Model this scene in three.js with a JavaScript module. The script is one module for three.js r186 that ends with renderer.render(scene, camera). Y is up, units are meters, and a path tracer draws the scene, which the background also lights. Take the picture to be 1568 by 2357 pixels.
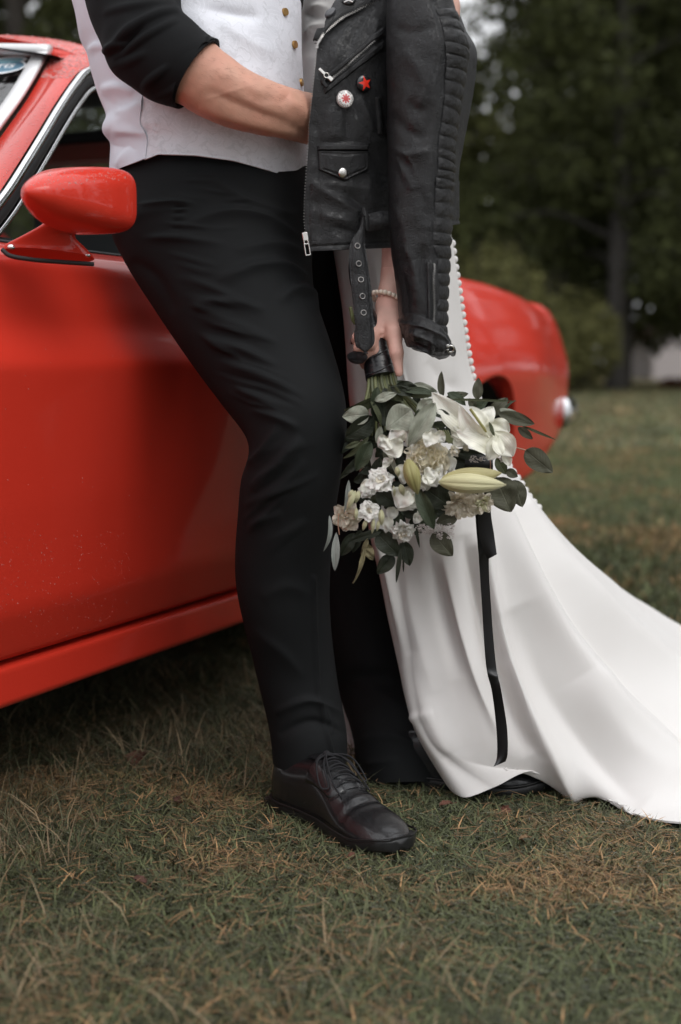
import * as THREE from 'three';
import { mergeGeometries, mergeVertices } from 'three/addons/utils/BufferGeometryUtils.js';
import { ImprovedNoise } from 'three/addons/math/ImprovedNoise.js';
import { RoundedBoxGeometry } from 'three/addons/geometries/RoundedBoxGeometry.js';

// ------------------------------------------------------------------ camera, sky, sun, exposure
const scene = new THREE.Scene();
const EYE = 0.70, FOV = 39.6, TILT = 343.5 / (1178.5 / Math.tan(FOV * Math.PI / 360));
const camera = new THREE.PerspectiveCamera(FOV, 681 / 1024, 0.05, 600);
camera.position.set(0, EYE, 0);
camera.rotation.x = -Math.atan(TILT);
camera.focus = 2.13;
camera.userData.fStop = 2.6;
scene.add(camera);

const renderer = new THREE.WebGLRenderer({ antialias: true });
renderer.toneMapping = THREE.LinearToneMapping;
renderer.toneMappingExposure = 1.24;
renderer.shadowMap.enabled = true;
renderer.setSize(681, 1024);

const SUN_DIR = new THREE.Vector3(0.6, 1.0, 0.75).normalize();
{ // overcast sky: brighter towards the zenith and round the veiled sun, soft cloud tone
  const w = 512, h = 256, data = new Float32Array(w * h * 4), im = new ImprovedNoise();
  for (let j = 0; j < h; j++) for (let i = 0; i < w; i++) {
    const el = ((j + 0.5) / h - 0.5) * Math.PI, az = ((i + 0.5) / w) * Math.PI * 2 - Math.PI;
    const d = new THREE.Vector3(Math.cos(el) * Math.cos(az), Math.sin(el), Math.cos(el) * Math.sin(az));
    const s = Math.max(0, d.y), k = 0.88 + 0.7 * s;
    const c = d.y > 0 ? 1 + 0.16 * im.noise(d.x / (d.y + 0.35) * 1.6, d.z / (d.y + 0.35) * 1.6, 3.1) + 0.08 * im.noise(d.x / (d.y + 0.35) * 4.2, d.z / (d.y + 0.35) * 4.2, 7.7) : 1;
    const glow = 0.8 * Math.pow(Math.max(0, d.dot(SUN_DIR)), 4);
    const L = 0.86 * (k * c + glow), o = (j * w + i) * 4;
    data[o] = L * 0.985; data[o + 1] = L; data[o + 2] = L * 1.035; data[o + 3] = 1;
  }
  const t = new THREE.DataTexture(data, w, h, THREE.RGBAFormat, THREE.FloatType);
  t.mapping = THREE.EquirectangularReflectionMapping; t.magFilter = t.minFilter = THREE.LinearFilter; t.needsUpdate = true;
  scene.background = t; scene.environment = t;
}
const sun = new THREE.DirectionalLight(new THREE.Color(1, 0.96, 0.9), 0.55);
sun.position.copy(SUN_DIR).multiplyScalar(12).add(new THREE.Vector3(0, 0, -2.5)); sun.target.position.set(0, 0, -2.5);
sun.castShadow = true; sun.shadow.radius = 45; sun.shadow.mapSize.set(2048, 2048);
Object.assign(sun.shadow.camera, { left: -5, right: 5, top: 5, bottom: -5, near: 1, far: 40 });
scene.add(sun, sun.target);

// ------------------------------------------------------------------ measuring: photograph positions to points
const V = (x, y, z) => new THREE.Vector3(x, y, z), PI = Math.PI;
const FPX = 1178.5 / Math.tan(FOV * PI / 360), ct = Math.cos(Math.atan(TILT)), stl = Math.sin(Math.atan(TILT));
const EYEV = V(0, EYE, 0);
function ray(x, y) { const u = (x - 784) / FPX, v = (1178.5 - y) / FPX; return V(u, v * ct - stl, -(ct + v * stl)); }
function P(x, y, d) { const r = ray(x, y); return r.multiplyScalar(d / -r.z).add(EYEV); }
function G(x, y) { const r = ray(x, y); return r.multiplyScalar(-EYE / r.y).add(EYEV); }
function px(p) { const y = p.y - EYE; const yy = y * ct - p.z * stl, zz = y * stl + p.z * ct; return [784 + FPX * p.x / -zz, 1178.5 - FPX * yy / -zz]; }
const mm = (npx, d) => npx * d / FPX;   // photograph units at a depth, in metres

function rng(a) { return () => { a |= 0; a = a + 0x6D2B79F5 | 0; let t = Math.imul(a ^ a >>> 15, 1 | a); t = t + Math.imul(t ^ t >>> 7, 61 | t) ^ t; return ((t ^ t >>> 14) >>> 0) / 4294967296; }; }
const IM = new ImprovedNoise(), N3 = (x, y, z) => IM.noise(x, y, z);
const clamp = (x, a = 0, b = 1) => Math.min(b, Math.max(a, x)), lerp = (a, b, t) => a + (b - a) * t;
const sstep = (a, b, x) => { const t = clamp((x - a) / (b - a)); return t * t * (3 - 2 * t); };
function interp(tab, x) { // [[x, y], ...] smooth-linear table
  if (x <= tab[0][0]) return tab[0][1];
  for (let i = 1; i < tab.length; i++) if (x <= tab[i][0]) return lerp(tab[i - 1][1], tab[i][1], (x - tab[i - 1][0]) / (tab[i][0] - tab[i - 1][0]));
  return tab[tab.length - 1][1];
}
function cat(arrs, u) { // Catmull-Rom over rows of numbers
  const n = arrs.length - 1, f = clamp(u) * n, i = Math.min(n - 1, Math.floor(f)), t = f - i;
  const a = arrs[Math.max(0, i - 1)], b = arrs[i], c = arrs[i + 1], d = arrs[Math.min(n, i + 2)];
  return b.map((_, k) => 0.5 * (2 * b[k] + (c[k] - a[k]) * t + (2 * a[k] - 5 * b[k] + 4 * c[k] - d[k]) * t * t + (3 * b[k] - a[k] - 3 * c[k] + d[k]) * t * t * t));
}

// ------------------------------------------------------------------ naming
const used = {};
function numbered(name) { const n = used[name] = (used[name] ?? -1) + 1; return n ? name + '_' + String(n).padStart(3, '0') : name; }
function tag(o, label, category, group, kind) { if (label) o.userData.label = label; if (category) o.userData.category = category; if (group) o.userData.group = group; if (kind) o.userData.kind = kind; return o; }
function thing(name, label, category, base = V(0, 0, 0), group) { const o = new THREE.Group(); o.name = numbered(name); o.userData.base = 1; tag(o, label, category, group); o.position.copy(base); scene.add(o); delete o.userData.base; return o; }
function mesh(name, geo, mat, parent = scene, label) { // geometry is given in world places; the mesh is set under its thing
  const m = new THREE.Mesh(geo, mat); m.name = parent === scene ? numbered(name) : name; m.castShadow = m.receiveShadow = true;
  if (label) m.userData.label = label;
  parent.add(m);
  if (parent !== scene && parent.isGroup) m.position.copy(parent.position).negate();
  m.updateWorldMatrix(true, false);
  return m;
}

// ------------------------------------------------------------------ textures
function tval(seed) { const h = (x, y) => { let n = Math.imul(x, 374761393) ^ Math.imul(y, 668265263) ^ Math.imul(seed, 1274126177); n = Math.imul(n ^ n >>> 13, 1274126177); return ((n ^ n >>> 16) >>> 0) / 4294967296; };
  return (x, y, p) => { const i = Math.floor(x), j = Math.floor(y), m = (k) => ((k % p) + p) % p; let fx = x - i, fy = y - j; fx = fx * fx * (3 - 2 * fx); fy = fy * fy * (3 - 2 * fy);
    return lerp(lerp(h(m(i), m(j)), h(m(i + 1), m(j)), fx), lerp(h(m(i), m(j + 1)), h(m(i + 1), m(j + 1)), fx), fy); }; }
function tfbm(seed, oct = 4) { const fs = Array.from({ length: oct }, (_, k) => tval(seed + k * 17)); return (u, v, p) => { let s = 0, a = 0.5, q = p; for (let k = 0; k < oct; k++) { s += a * fs[k](u * q, v * q, q); a *= 0.5; q *= 2; } return s / (1 - Math.pow(0.5, oct)); }; }
function tex(n, size, fn, srgb = false) { // fn(u, v) -> grey or [r, g, b] in 0..1 ; size = metres per repeat
  const data = new Uint8Array(n * n * 4);
  for (let j = 0; j < n; j++) for (let i = 0; i < n; i++) { const c = fn((i + 0.5) / n, (j + 0.5) / n), o = (j * n + i) * 4; for (let k = 0; k < 3; k++) data[o + k] = 255 * clamp(c.length ? c[k] : c); data[o + 3] = 255; }
  const t = new THREE.DataTexture(data, n, n); t.wrapS = t.wrapT = THREE.RepeatWrapping; t.magFilter = THREE.LinearFilter; t.minFilter = THREE.LinearMipmapLinearFilter; t.generateMipmaps = true;
  if (srgb) t.colorSpace = THREE.SRGBColorSpace; t.repeat.set(1 / size, 1 / size); t.needsUpdate = true; return t;
}
const lin = (r, g, b) => new THREE.Color().setRGB(r, g, b);
const MS = (o) => new THREE.MeshStandardMaterial({ side: THREE.DoubleSide, ...o });
const MP = (o) => new THREE.MeshPhysicalMaterial({ side: THREE.DoubleSide, ...o });

// ------------------------------------------------------------------ shapes
function finish(geo) { // smooth normals, joined over the seam of a grid
  geo.computeVertexNormals(); const g = geo.userData.grid; if (!g || !g.closed) return geo;
  const n = geo.attributes.normal, a = V(), b = V();
  for (let i = 0; i <= g.nu; i++) { const k0 = i * (g.nv + 1), k1 = k0 + g.nv; a.fromBufferAttribute(n, k0); b.fromBufferAttribute(n, k1); a.add(b).normalize(); n.setXYZ(k0, a.x, a.y, a.z); n.setXYZ(k1, a.x, a.y, a.z); }
  return geo;
}
function orient(g, closed, out) { // faces look outwards: away from the inside of a closed shape, else towards the open side
  const p = g.attributes.position, ix = g.index.array, c = V(), a = V(), b = V(), d = V(); if (out) c.copy(out); else if (closed) { for (let i = 0; i < p.count; i++) c.add(a.fromBufferAttribute(p, i)); c.divideScalar(p.count); }
  let s = 0; for (let i = 0; i < ix.length; i += 3) { a.fromBufferAttribute(p, ix[i]); b.fromBufferAttribute(p, ix[i + 1]); d.fromBufferAttribute(p, ix[i + 2]); const n = b.clone().sub(a).cross(d.clone().sub(a)); s += n.dot(closed || out ? a.clone().add(b).add(d).divideScalar(3).sub(c) : EYEV.clone().sub(a).normalize()); }
  if (s < 0) for (let i = 0; i < ix.length; i += 3) { const t = ix[i + 1]; ix[i + 1] = ix[i + 2]; ix[i + 2] = t; }
}
function grid(nu, nv, fn, { closed = false, cap0 = false, cap1 = false, uvs, out } = {}) { // fn(u, v, i, j) -> Vector3
  const pos = [], uv = [], idx = []; const row = [];
  for (let i = 0; i <= nu; i++) for (let j = 0; j <= nv; j++) { const p = fn(i / nu, j / nv, i, j); pos.push(p.x, p.y, p.z); }
  const at = (i, j) => V(pos[3 * (i * (nv + 1) + j)], pos[3 * (i * (nv + 1) + j) + 1], pos[3 * (i * (nv + 1) + j) + 2]);
  const len = [0]; const jm = nv >> 1; for (let i = 1; i <= nu; i++) len.push(len[i - 1] + at(i, jm).distanceTo(at(i - 1, jm)));
  for (let i = 0; i <= nu; i++) { let c = 0; for (let j = 0; j <= nv; j++) { if (j) c += at(i, j).distanceTo(at(i, j - 1)); row[j] = c; } const half = row[jm]; for (let j = 0; j <= nv; j++) { const q = uvs ? uvs(i / nu, j / nv) : [row[j] - half, len[i]]; uv.push(q[0], q[1]); } }
  for (let i = 0; i < nu; i++) for (let j = 0; j < nv; j++) { const a = i * (nv + 1) + j, b = a + 1, c = a + nv + 1, d = c + 1; idx.push(a, c, b, b, c, d); }
  for (const [cap, i] of [[cap0, 0], [cap1, nu]]) if (cap) { const m = V(); for (let j = 0; j < nv; j++) m.add(at(i, j)); m.divideScalar(nv); const k = pos.length / 3; pos.push(m.x, m.y, m.z); uv.push(0, len[i]); for (let j = 0; j < nv; j++) { const a = i * (nv + 1) + j; i ? idx.push(a, k, a + 1) : idx.push(a, a + 1, k); } }
  const g = new THREE.BufferGeometry(); g.setAttribute('position', new THREE.Float32BufferAttribute(pos, 3)); g.setAttribute('uv', new THREE.Float32BufferAttribute(uv, 2)); g.setIndex(idx);
  g.userData.grid = { nu, nv, closed }; orient(g, closed, out); return finish(g);
}
function stations(rows) { // rows [xl, yl, xr, yr, d, depth, (roundness), (extra depth of the right side)] -> centre, half width, half depth
  const c = rows.map((r) => { const dl = r[4], dr = r[4] + (r[7] || 0); const L = P(r[0], r[1], dl), R = P(r[2], r[3], dr); return { c: L.clone().add(R).multiplyScalar(0.5), a: R.sub(L).multiplyScalar(0.5), r: r[5], e: r[6] || 2 }; });
  return c.map((s, i) => { const ax = c[Math.min(c.length - 1, i + 1)].c.clone().sub(c[Math.max(0, i - 1)].c); let b = s.a.clone().cross(ax).normalize(); if (b.dot(EYEV.clone().sub(s.c)) < 0) b.negate(); b.multiplyScalar(s.r); return [...s.c.toArray(), ...s.a.toArray(), ...b.toArray(), s.e]; });
}
function ringPt(k, t) { const cs = Math.cos(t), sn = Math.sin(t), e = 2 / k[9], ca = Math.sign(cs) * Math.pow(Math.abs(cs), e), sa = Math.sign(sn) * Math.pow(Math.abs(sn), e); return V(k[0] + k[3] * ca + k[6] * sa, k[1] + k[4] * ca + k[7] * sa, k[2] + k[5] * ca + k[8] * sa); }
function loft(rows, { nu = 60, nv = 56, t0 = -PI / 2, t1 = 3 * PI / 2, cap0 = true, cap1 = true, u0 = 0, u1 = 1, wob = 0, wf = 18 } = {}) {
  const st = Array.isArray(rows[0]) && rows[0].length === 10 && rows.raw ? rows : stations(rows), closed = t1 - t0 > 6.28;
  return grid(nu, nv, (u, v) => { const k = cat(st, lerp(u0, u1, u)), t = lerp(t0, t1, v), p = ringPt(k, t); if (wob) { const c = V(k[0], k[1], k[2]), f = 1 + wob * N3(p.x * wf, p.y * wf, p.z * wf); p.sub(c).multiplyScalar(f).add(c); } return p; }, { closed, cap0: closed && cap0, cap1: closed && cap1 });
}
function segd(q, pts) { // nearest place on a polyline: [distance signed by side, 0..1 along]
  let best = 1e9, at = 0, sg = 1, L = 0; const ls = []; for (let i = 1; i < pts.length; i++) { const l = Math.hypot(pts[i][0] - pts[i - 1][0], pts[i][1] - pts[i - 1][1]); ls.push(l); L += l; }
  let acc = 0; for (let i = 1; i < pts.length; i++) { const [ax, ay] = pts[i - 1], dx = pts[i][0] - ax, dy = pts[i][1] - ay, l2 = dx * dx + dy * dy; const t = clamp(((q[0] - ax) * dx + (q[1] - ay) * dy) / l2); const ex = q[0] - ax - dx * t, ey = q[1] - ay - dy * t, d = Math.hypot(ex, ey); if (d < best) { best = d; at = (acc + t * ls[i - 1]) / L; sg = Math.sign(dx * ey - dy * ex) || 1; } acc += ls[i - 1]; }
  return [best * sg, at];
}
function spl(pts, n = 24) { return Array.from({ length: n + 1 }, (_, i) => cat(pts, i / n)); }
// real folds pushed into a surface: [points, width, height in mm, (width on the other side), (1 = no taper at the ends)]
function fold(geo, list) {
  const p = geo.attributes.position, n = geo.attributes.normal, a = V(), m = V(), e = V();
  const fs = list.map(([pts, w, h, w2, full]) => { const s = pts.length > 2 ? spl(pts, pts.length * 4) : pts; const xs = s.map((q) => q[0]), ys = s.map((q) => q[1]), r = 2.4 * Math.max(w, w2 || w); return { s, w, w2: w2 || w, h: h / 1000, full, b: [Math.min(...xs) - r, Math.max(...xs) + r, Math.min(...ys) - r, Math.max(...ys) + r] }; });
  for (let i = 0; i < p.count; i++) {
    a.fromBufferAttribute(p, i); m.fromBufferAttribute(n, i); e.copy(EYEV).sub(a).normalize(); const face = m.dot(e); if (face < 0.02) continue;
    const q = px(a); let s = 0;
    for (const f of fs) { if (q[0] < f.b[0] || q[0] > f.b[1] || q[1] < f.b[2] || q[1] > f.b[3]) continue; const [d, t] = segd(q, f.s); const w = d > 0 ? f.w : f.w2; s += f.h * Math.exp(-Math.pow(Math.abs(d / w), 1.6)) * (f.full ? 1 : Math.pow(Math.max(0, Math.sin(PI * clamp(t, 0.002, 0.998))), 0.6)); }
    s *= sstep(0.02, 0.3, face); p.setXYZ(i, a.x + m.x * s, a.y + m.y * s, a.z + m.z * s);
  }
  return finish(geo);
}
function rough(geo, amp, f, seed = 0, oct = 2) { const p = geo.attributes.position, n = geo.attributes.normal; for (let i = 0; i < p.count; i++) { const x = p.getX(i), y = p.getY(i), z = p.getZ(i); let s = 0, a = amp, q = f; for (let o = 0; o < oct; o++) { s += a * N3(x * q + seed, y * q + seed * 1.7, z * q); a *= 0.5; q *= 2.1; } p.setXYZ(i, x + n.getX(i) * s, y + n.getY(i) * s, z + n.getZ(i) * s); } return finish(geo); }
// a curved sheet with thickness between two edges given as [x, y, depth]; bulge pushes its middle towards the viewer's side
function sheet(Ls, Rs, { nu = 40, nv = 40, thick = 0.004, bulge = 0 } = {}) {
  const front = grid(nu, nv, (u, v) => { const a = cat(Ls, u), b = cat(Rs, u); return P(lerp(a[0], b[0], v), lerp(a[1], b[1], v), lerp(a[2], b[2], v) - bulge * Math.sin(PI * v)); });
  front.userData.thick = thick; return front;
}
function solid(front, thick) { // closes a folded sheet: its back lies thick behind it
  const { nu, nv } = front.userData.grid, p = front.attributes.position, n = front.attributes.normal, uv = front.attributes.uv, N = p.count;
  let sgn = 0; for (let i = 0; i < N; i += 7) { sgn += n.getX(i) * (0 - p.getX(i)) + n.getY(i) * (EYE - p.getY(i)) + n.getZ(i) * (0 - p.getZ(i)); } sgn = sgn > 0 ? 1 : -1;
  const pos = [...p.array], uvs = [...uv.array], idx = [...front.index.array];
  for (let i = 0; i < N; i++) { pos.push(p.getX(i) - sgn * thick * n.getX(i), p.getY(i) - sgn * thick * n.getY(i), p.getZ(i) - sgn * thick * n.getZ(i)); uvs.push(uv.getX(i), uv.getY(i)); }
  for (let i = 0; i < front.index.count; i += 3) idx.push(N + front.index.getX(i), N + front.index.getX(i + 2), N + front.index.getX(i + 1));
  const g = new THREE.BufferGeometry(), W = nv + 1; const rim = []; for (let j = 0; j <= nv; j++) rim.push(j); for (let i = 1; i <= nu; i++) rim.push(i * W + nv); for (let j = nv - 1; j >= 0; j--) rim.push(nu * W + j); for (let i = nu - 1; i >= 0; i--) rim.push(i * W);
  for (let k = 0; k < rim.length - 1; k++) { const a = rim[k], b = rim[k + 1]; const m = pos.length / 3; for (const q of [a, b, N + a, N + b]) { pos.push(pos[3 * q], pos[3 * q + 1], pos[3 * q + 2]); uvs.push(uvs[2 * q], uvs[2 * q + 1]); } idx.push(m, m + 1, m + 2, m + 1, m + 3, m + 2); }
  g.setAttribute('position', new THREE.Float32BufferAttribute(pos, 3)); g.setAttribute('uv', new THREE.Float32BufferAttribute(uvs, 2)); g.setIndex(idx); g.computeVertexNormals(); return g;
}
// places on surfaces already built
const rc = new THREE.Raycaster(); let lastHit = { p: V(), n: V(0, 0, 1) };
function hit(meshes, x, y) { rc.set(EYEV, ray(x, y).normalize()); const h = rc.intersectObjects([].concat(meshes), false)[0]; if (h) { const n = h.normal ? h.normal.clone() : h.face.normal.clone(); if (n.dot(rc.ray.direction) > 0) n.negate(); lastHit = { p: h.point.clone(), n, ok: true }; } else lastHit = { ...lastHit, ok: false }; return lastHit; }
function patchOn(meshes, fn, nu, nv, h) { // fn(u, v) -> [x, y] in the photograph; h(u, v) -> height over the surface in metres
  return grid(nu, nv, (u, v) => { const q = fn(u, v), k = hit(meshes, q[0], q[1]); return k.p.clone().addScaledVector(k.n, h(u, v)); });
}
const edge = (u, v, hi, lo = -0.0015, w = 0.06, wv) => lerp(lo, hi, Math.min(1, Math.sqrt(Math.min(sstep(0, w, u), sstep(0, w, 1 - u)) * Math.min(sstep(0, wv || w, v), sstep(0, wv || w, 1 - v)))));
const quad = (a, b, c, d) => (u, v) => [lerp(lerp(a[0], b[0], v), lerp(d[0], c[0], v), u), lerp(lerp(a[1], b[1], v), lerp(d[1], c[1], v), u)];
function lineOn(meshes, pts, r, lift = 0, n = 24, rad = 6) { const s = pts.length > 2 ? spl(pts, n) : Array.from({ length: n + 1 }, (_, i) => [lerp(pts[0][0], pts[1][0], i / n), lerp(pts[0][1], pts[1][1], i / n)]); const c = s.map((q) => { const k = hit(meshes, q[0], q[1]); return k.p.clone().addScaledVector(k.n, lift); }); return tube(c, r, n * 2, rad); }
function tube(pts, r, n = 32, rad = 8, closed = false) { return new THREE.TubeGeometry(new THREE.CatmullRomCurve3(pts, closed, 'centripetal'), n, r, rad, closed); }
function taperTube(pts, rs, n = 32, rad = 8) { const c = new THREE.CatmullRomCurve3(pts), fr = c.computeFrenetFrames(n); return grid(n, rad, (u, v, i) => { const r = interp(rs.map((q, k) => [k / (rs.length - 1), q]), u), t = v * 2 * PI; return c.getPoint(u).addScaledVector(fr.normals[i], r * Math.cos(t)).addScaledVector(fr.binormals[i], r * Math.sin(t)); }, { closed: true, cap0: true, cap1: true }); }
function moved(geo, m4) { const g = geo.clone(); g.applyMatrix4(m4); return g; }
function frame(p, y, z) { y = y.clone().normalize(); const x = y.clone().cross(z).normalize(), zz = x.clone().cross(y); return new THREE.Matrix4().makeBasis(x, y, zz).setPosition(p); }
function onFrame(k, up = V(0, 1, 0)) { const z = k.n, x = up.clone().cross(z).normalize(), y = z.clone().cross(x); return new THREE.Matrix4().makeBasis(x, y, z).setPosition(k.p); }
const merge = (gs) => mergeGeometries(gs.map((g) => { const q = g.index ? g.toNonIndexed() : g.clone(); for (const k of Object.keys(q.attributes)) if (!['position', 'normal', 'uv'].includes(k)) q.deleteAttribute(k); q.userData = {}; return q; }));
// smooth body from a distance field, meshed by surface nets
function nets(f, lo, hi, c) {
  const n = [0, 1, 2].map((k) => Math.ceil((hi.getComponent(k) - lo.getComponent(k)) / c) + 1), [a, b, d] = n, F = new Float32Array(a * b * d), id = (x, y, z) => (z * b + y) * a + x, p = V();
  for (let z = 0; z < d; z++) for (let y = 0; y < b; y++) for (let x = 0; x < a; x++) F[id(x, y, z)] = f(p.set(lo.x + x * c, lo.y + y * c, lo.z + z * c));
  const vi = new Int32Array(a * b * d).fill(-1), pos = [], idx = []; const C = [[0, 0, 0], [1, 0, 0], [0, 1, 0], [1, 1, 0], [0, 0, 1], [1, 0, 1], [0, 1, 1], [1, 1, 1]], E = [[0, 1], [2, 3], [4, 5], [6, 7], [0, 2], [1, 3], [4, 6], [5, 7], [0, 4], [1, 5], [2, 6], [3, 7]];
  for (let z = 0; z < d - 1; z++) for (let y = 0; y < b - 1; y++) for (let x = 0; x < a - 1; x++) { const g = C.map((q) => F[id(x + q[0], y + q[1], z + q[2])]); let s = V(), m = 0; for (const [i, j] of E) if ((g[i] < 0) !== (g[j] < 0)) { const t = g[i] / (g[i] - g[j]); s.x += lerp(C[i][0], C[j][0], t); s.y += lerp(C[i][1], C[j][1], t); s.z += lerp(C[i][2], C[j][2], t); m++; } if (m) { vi[id(x, y, z)] = pos.length / 3; pos.push(lo.x + (x + s.x / m) * c, lo.y + (y + s.y / m) * c, lo.z + (z + s.z / m) * c); } }
  const q4 = (i, j, k, l, flip) => { if (i < 0 || j < 0 || k < 0 || l < 0) return; flip ? idx.push(i, k, j, i, l, k) : idx.push(i, j, k, i, k, l); };
  for (let z = 1; z < d - 1; z++) for (let y = 1; y < b - 1; y++) for (let x = 1; x < a - 1; x++) { const s = F[id(x, y, z)] < 0;
    if (s !== F[id(x + 1, y, z)] < 0) q4(vi[id(x, y - 1, z - 1)], vi[id(x, y, z - 1)], vi[id(x, y, z)], vi[id(x, y - 1, z)], !s);
    if (s !== F[id(x, y + 1, z)] < 0) q4(vi[id(x - 1, y, z - 1)], vi[id(x - 1, y, z)], vi[id(x, y, z)], vi[id(x, y, z - 1)], !s);
    if (s !== F[id(x, y, z + 1)] < 0) q4(vi[id(x - 1, y - 1, z)], vi[id(x, y - 1, z)], vi[id(x, y, z)], vi[id(x - 1, y, z)], !s); }
  const g = new THREE.BufferGeometry(); g.setAttribute('position', new THREE.Float32BufferAttribute(pos, 3)); g.setIndex(idx); g.setAttribute('uv', new THREE.Float32BufferAttribute(new Float32Array(pos.length / 3 * 2).map((_, i) => pos[(i >> 1) * 3 + (i & 1)]), 2)); orient(g, true); g.computeVertexNormals(); return g;
}
function capsule(p, a, b, ra, rb) { const bx = b.x - a.x, by = b.y - a.y, bz = b.z - a.z, t = clamp(((p.x - a.x) * bx + (p.y - a.y) * by + (p.z - a.z) * bz) / (bx * bx + by * by + bz * bz)); return Math.hypot(p.x - a.x - bx * t, p.y - a.y - by * t, p.z - a.z - bz * t) - lerp(ra, rb, t); }
const smin = (a, b, k) => { const h = Math.max(k - Math.abs(a - b), 0) / k; return Math.min(a, b) - h * h * k / 4; };
function bones(list, k) { return (p) => { let s = 1e9; for (const [a, b, ra, rb, kk] of list) s = smin(s, capsule(p, a, b, ra, rb), kk || k); return s; }; }

// ------------------------------------------------------------------ ground
{
  const f1 = tfbm(11, 5), f2 = tfbm(29, 4), f3 = tfbm(57, 5);
  const map = tex(1024, 3.1, (u, v) => { const a = f1(u, v, 6), b = f2(u, v, 24), c = f3(u, v, 90); const g = sstep(0.42, 0.6, a * 0.6 + b * 0.4), k = 0.55 + 0.9 * (c - 0.2);
    return [lerp(0.12, 0.07, g) * k, lerp(0.08, 0.07, g) * k, lerp(0.042, 0.034, g) * k].map((q) => Math.pow(clamp(q), 1 / 2.2)); }, true);
  const bump = tex(512, 0.55, (u, v) => f3(u, v, 40));
  const g = grid(150, 90, (u, v) => { const z = 9 - 420 * Math.pow(u, 2.6), s = (v - 0.5) * 2, w = 5 + 0.75 * Math.max(0, 9 - z); return V(s * Math.abs(s) * w * 0.6 + s * w * 0.4, 0.006 * N3(s * w * 1.3, z * 1.3, 0.5) - 0.006, z); });
  const p = g.attributes.position, uv = g.attributes.uv, col = new Float32Array(p.count * 3);
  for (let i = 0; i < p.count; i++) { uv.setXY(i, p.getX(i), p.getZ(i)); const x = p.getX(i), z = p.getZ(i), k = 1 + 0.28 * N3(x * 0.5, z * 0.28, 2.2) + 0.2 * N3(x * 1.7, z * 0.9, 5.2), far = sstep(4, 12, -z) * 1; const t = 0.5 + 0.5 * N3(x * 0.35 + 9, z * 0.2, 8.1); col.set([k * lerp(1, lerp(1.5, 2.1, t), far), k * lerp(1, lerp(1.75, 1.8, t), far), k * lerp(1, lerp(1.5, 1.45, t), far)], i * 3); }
  g.setAttribute('color', new THREE.BufferAttribute(col, 3));
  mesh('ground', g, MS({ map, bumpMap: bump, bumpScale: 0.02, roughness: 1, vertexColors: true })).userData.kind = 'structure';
}

// ------------------------------------------------------------------ lawn blades
function tuft(n, hgt, spread, wid, seed, lean) {
  const R = rng(seed), pos = [], idx = [];
  for (let b = 0; b < n; b++) {
    const a = R() * 6.28, r = spread * Math.sqrt(R()), x0 = r * Math.cos(a), z0 = r * Math.sin(a), h = hgt * (0.45 + 0.75 * R()), l = lean * (0.3 + R()) * h, da = R() * 6.28, dx = Math.cos(da) * l, dz = Math.sin(da) * l, w = wid * (0.6 + 0.7 * R()), wx = -Math.sin(da) * w / 2, wz = Math.cos(da) * w / 2, k = pos.length / 3;
    for (const [t, f] of [[0, 1], [0.4, 0.9], [0.75, 0.55]]) { const c = t * t, y = h * (t - 0.25 * lean * c); pos.push(x0 + dx * c - wx * f, y, z0 + dz * c - wz * f, x0 + dx * c + wx * f, y, z0 + dz * c + wz * f); }
    pos.push(x0 + dx, h * (1 - 0.25 * lean), z0 + dz);
    idx.push(k, k + 1, k + 2, k + 1, k + 3, k + 2, k + 2, k + 3, k + 4, k + 3, k + 5, k + 4, k + 4, k + 5, k + 6);
  }
  const g = new THREE.BufferGeometry(); g.setAttribute('position', new THREE.Float32BufferAttribute(pos, 3)); g.setIndex(idx); g.computeVertexNormals(); return g;
}
const grassMat = MP({ color: 0xffffff, roughness: 0.75, transmission: 0.25, thickness: 0, ior: 1.4 });
const carS = (x, z) => (x + 0.484) * 0.404 + (-z - 2.02) * 0.915, carN = (x, z) => (x + 0.484) * 0.915 - (-z - 2.02) * 0.404;
function lawn(name, label, geo, n, place, color, seed) {
  const R = rng(seed), im = new THREE.InstancedMesh(geo, grassMat, n), m = new THREE.Matrix4(), q = new THREE.Quaternion(), c = new THREE.Color(), e = new THREE.Euler(); im.name = name;
  for (let i = 0; i < n; i++) { let [x, z, s] = place(R); if (underGown(x, z)) s *= 0.3; e.set((R() - 0.5) * 0.5, R() * 6.28, (R() - 0.5) * 0.5); q.setFromEuler(e); m.compose(V(x, -0.004, z), q, V(s, s * (0.75 + 0.5 * R()), s)); im.setMatrixAt(i, m); color(c, R, x, z); im.setColorAt(i, c); }
  im.castShadow = im.receiveShadow = true; tag(im, label, 'grass', null, 'stuff'); scene.add(im); return im;
}
const patch = (x, z) => N3(x * 3.1, z * 3.1, 1.5) * 0.6 + N3(x * 8.3, z * 8.3, 4.5) * 0.45;
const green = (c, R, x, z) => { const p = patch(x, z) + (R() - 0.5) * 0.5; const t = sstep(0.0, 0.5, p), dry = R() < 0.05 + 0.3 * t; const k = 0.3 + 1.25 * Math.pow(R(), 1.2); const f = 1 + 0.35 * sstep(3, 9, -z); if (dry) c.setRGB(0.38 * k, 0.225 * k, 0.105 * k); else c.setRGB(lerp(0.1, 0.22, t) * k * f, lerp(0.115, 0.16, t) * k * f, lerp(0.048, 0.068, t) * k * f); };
const inView = (R, d0, d1, pw) => { const d = Math.sqrt(lerp(d0 * d0, d1 * d1, Math.pow(R(), pw || 1))), x = (R() - 0.5) * 2 * (d * 0.26 + 0.22); return [x, -d]; };
const trainP = [[1050, 1848], [1140, 1822], [1232, 1806], [1345, 1862], [1620, 1946], [2050, 1810], [2000, 1600], [1300, 1690]].map((q) => G(...q));
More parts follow.
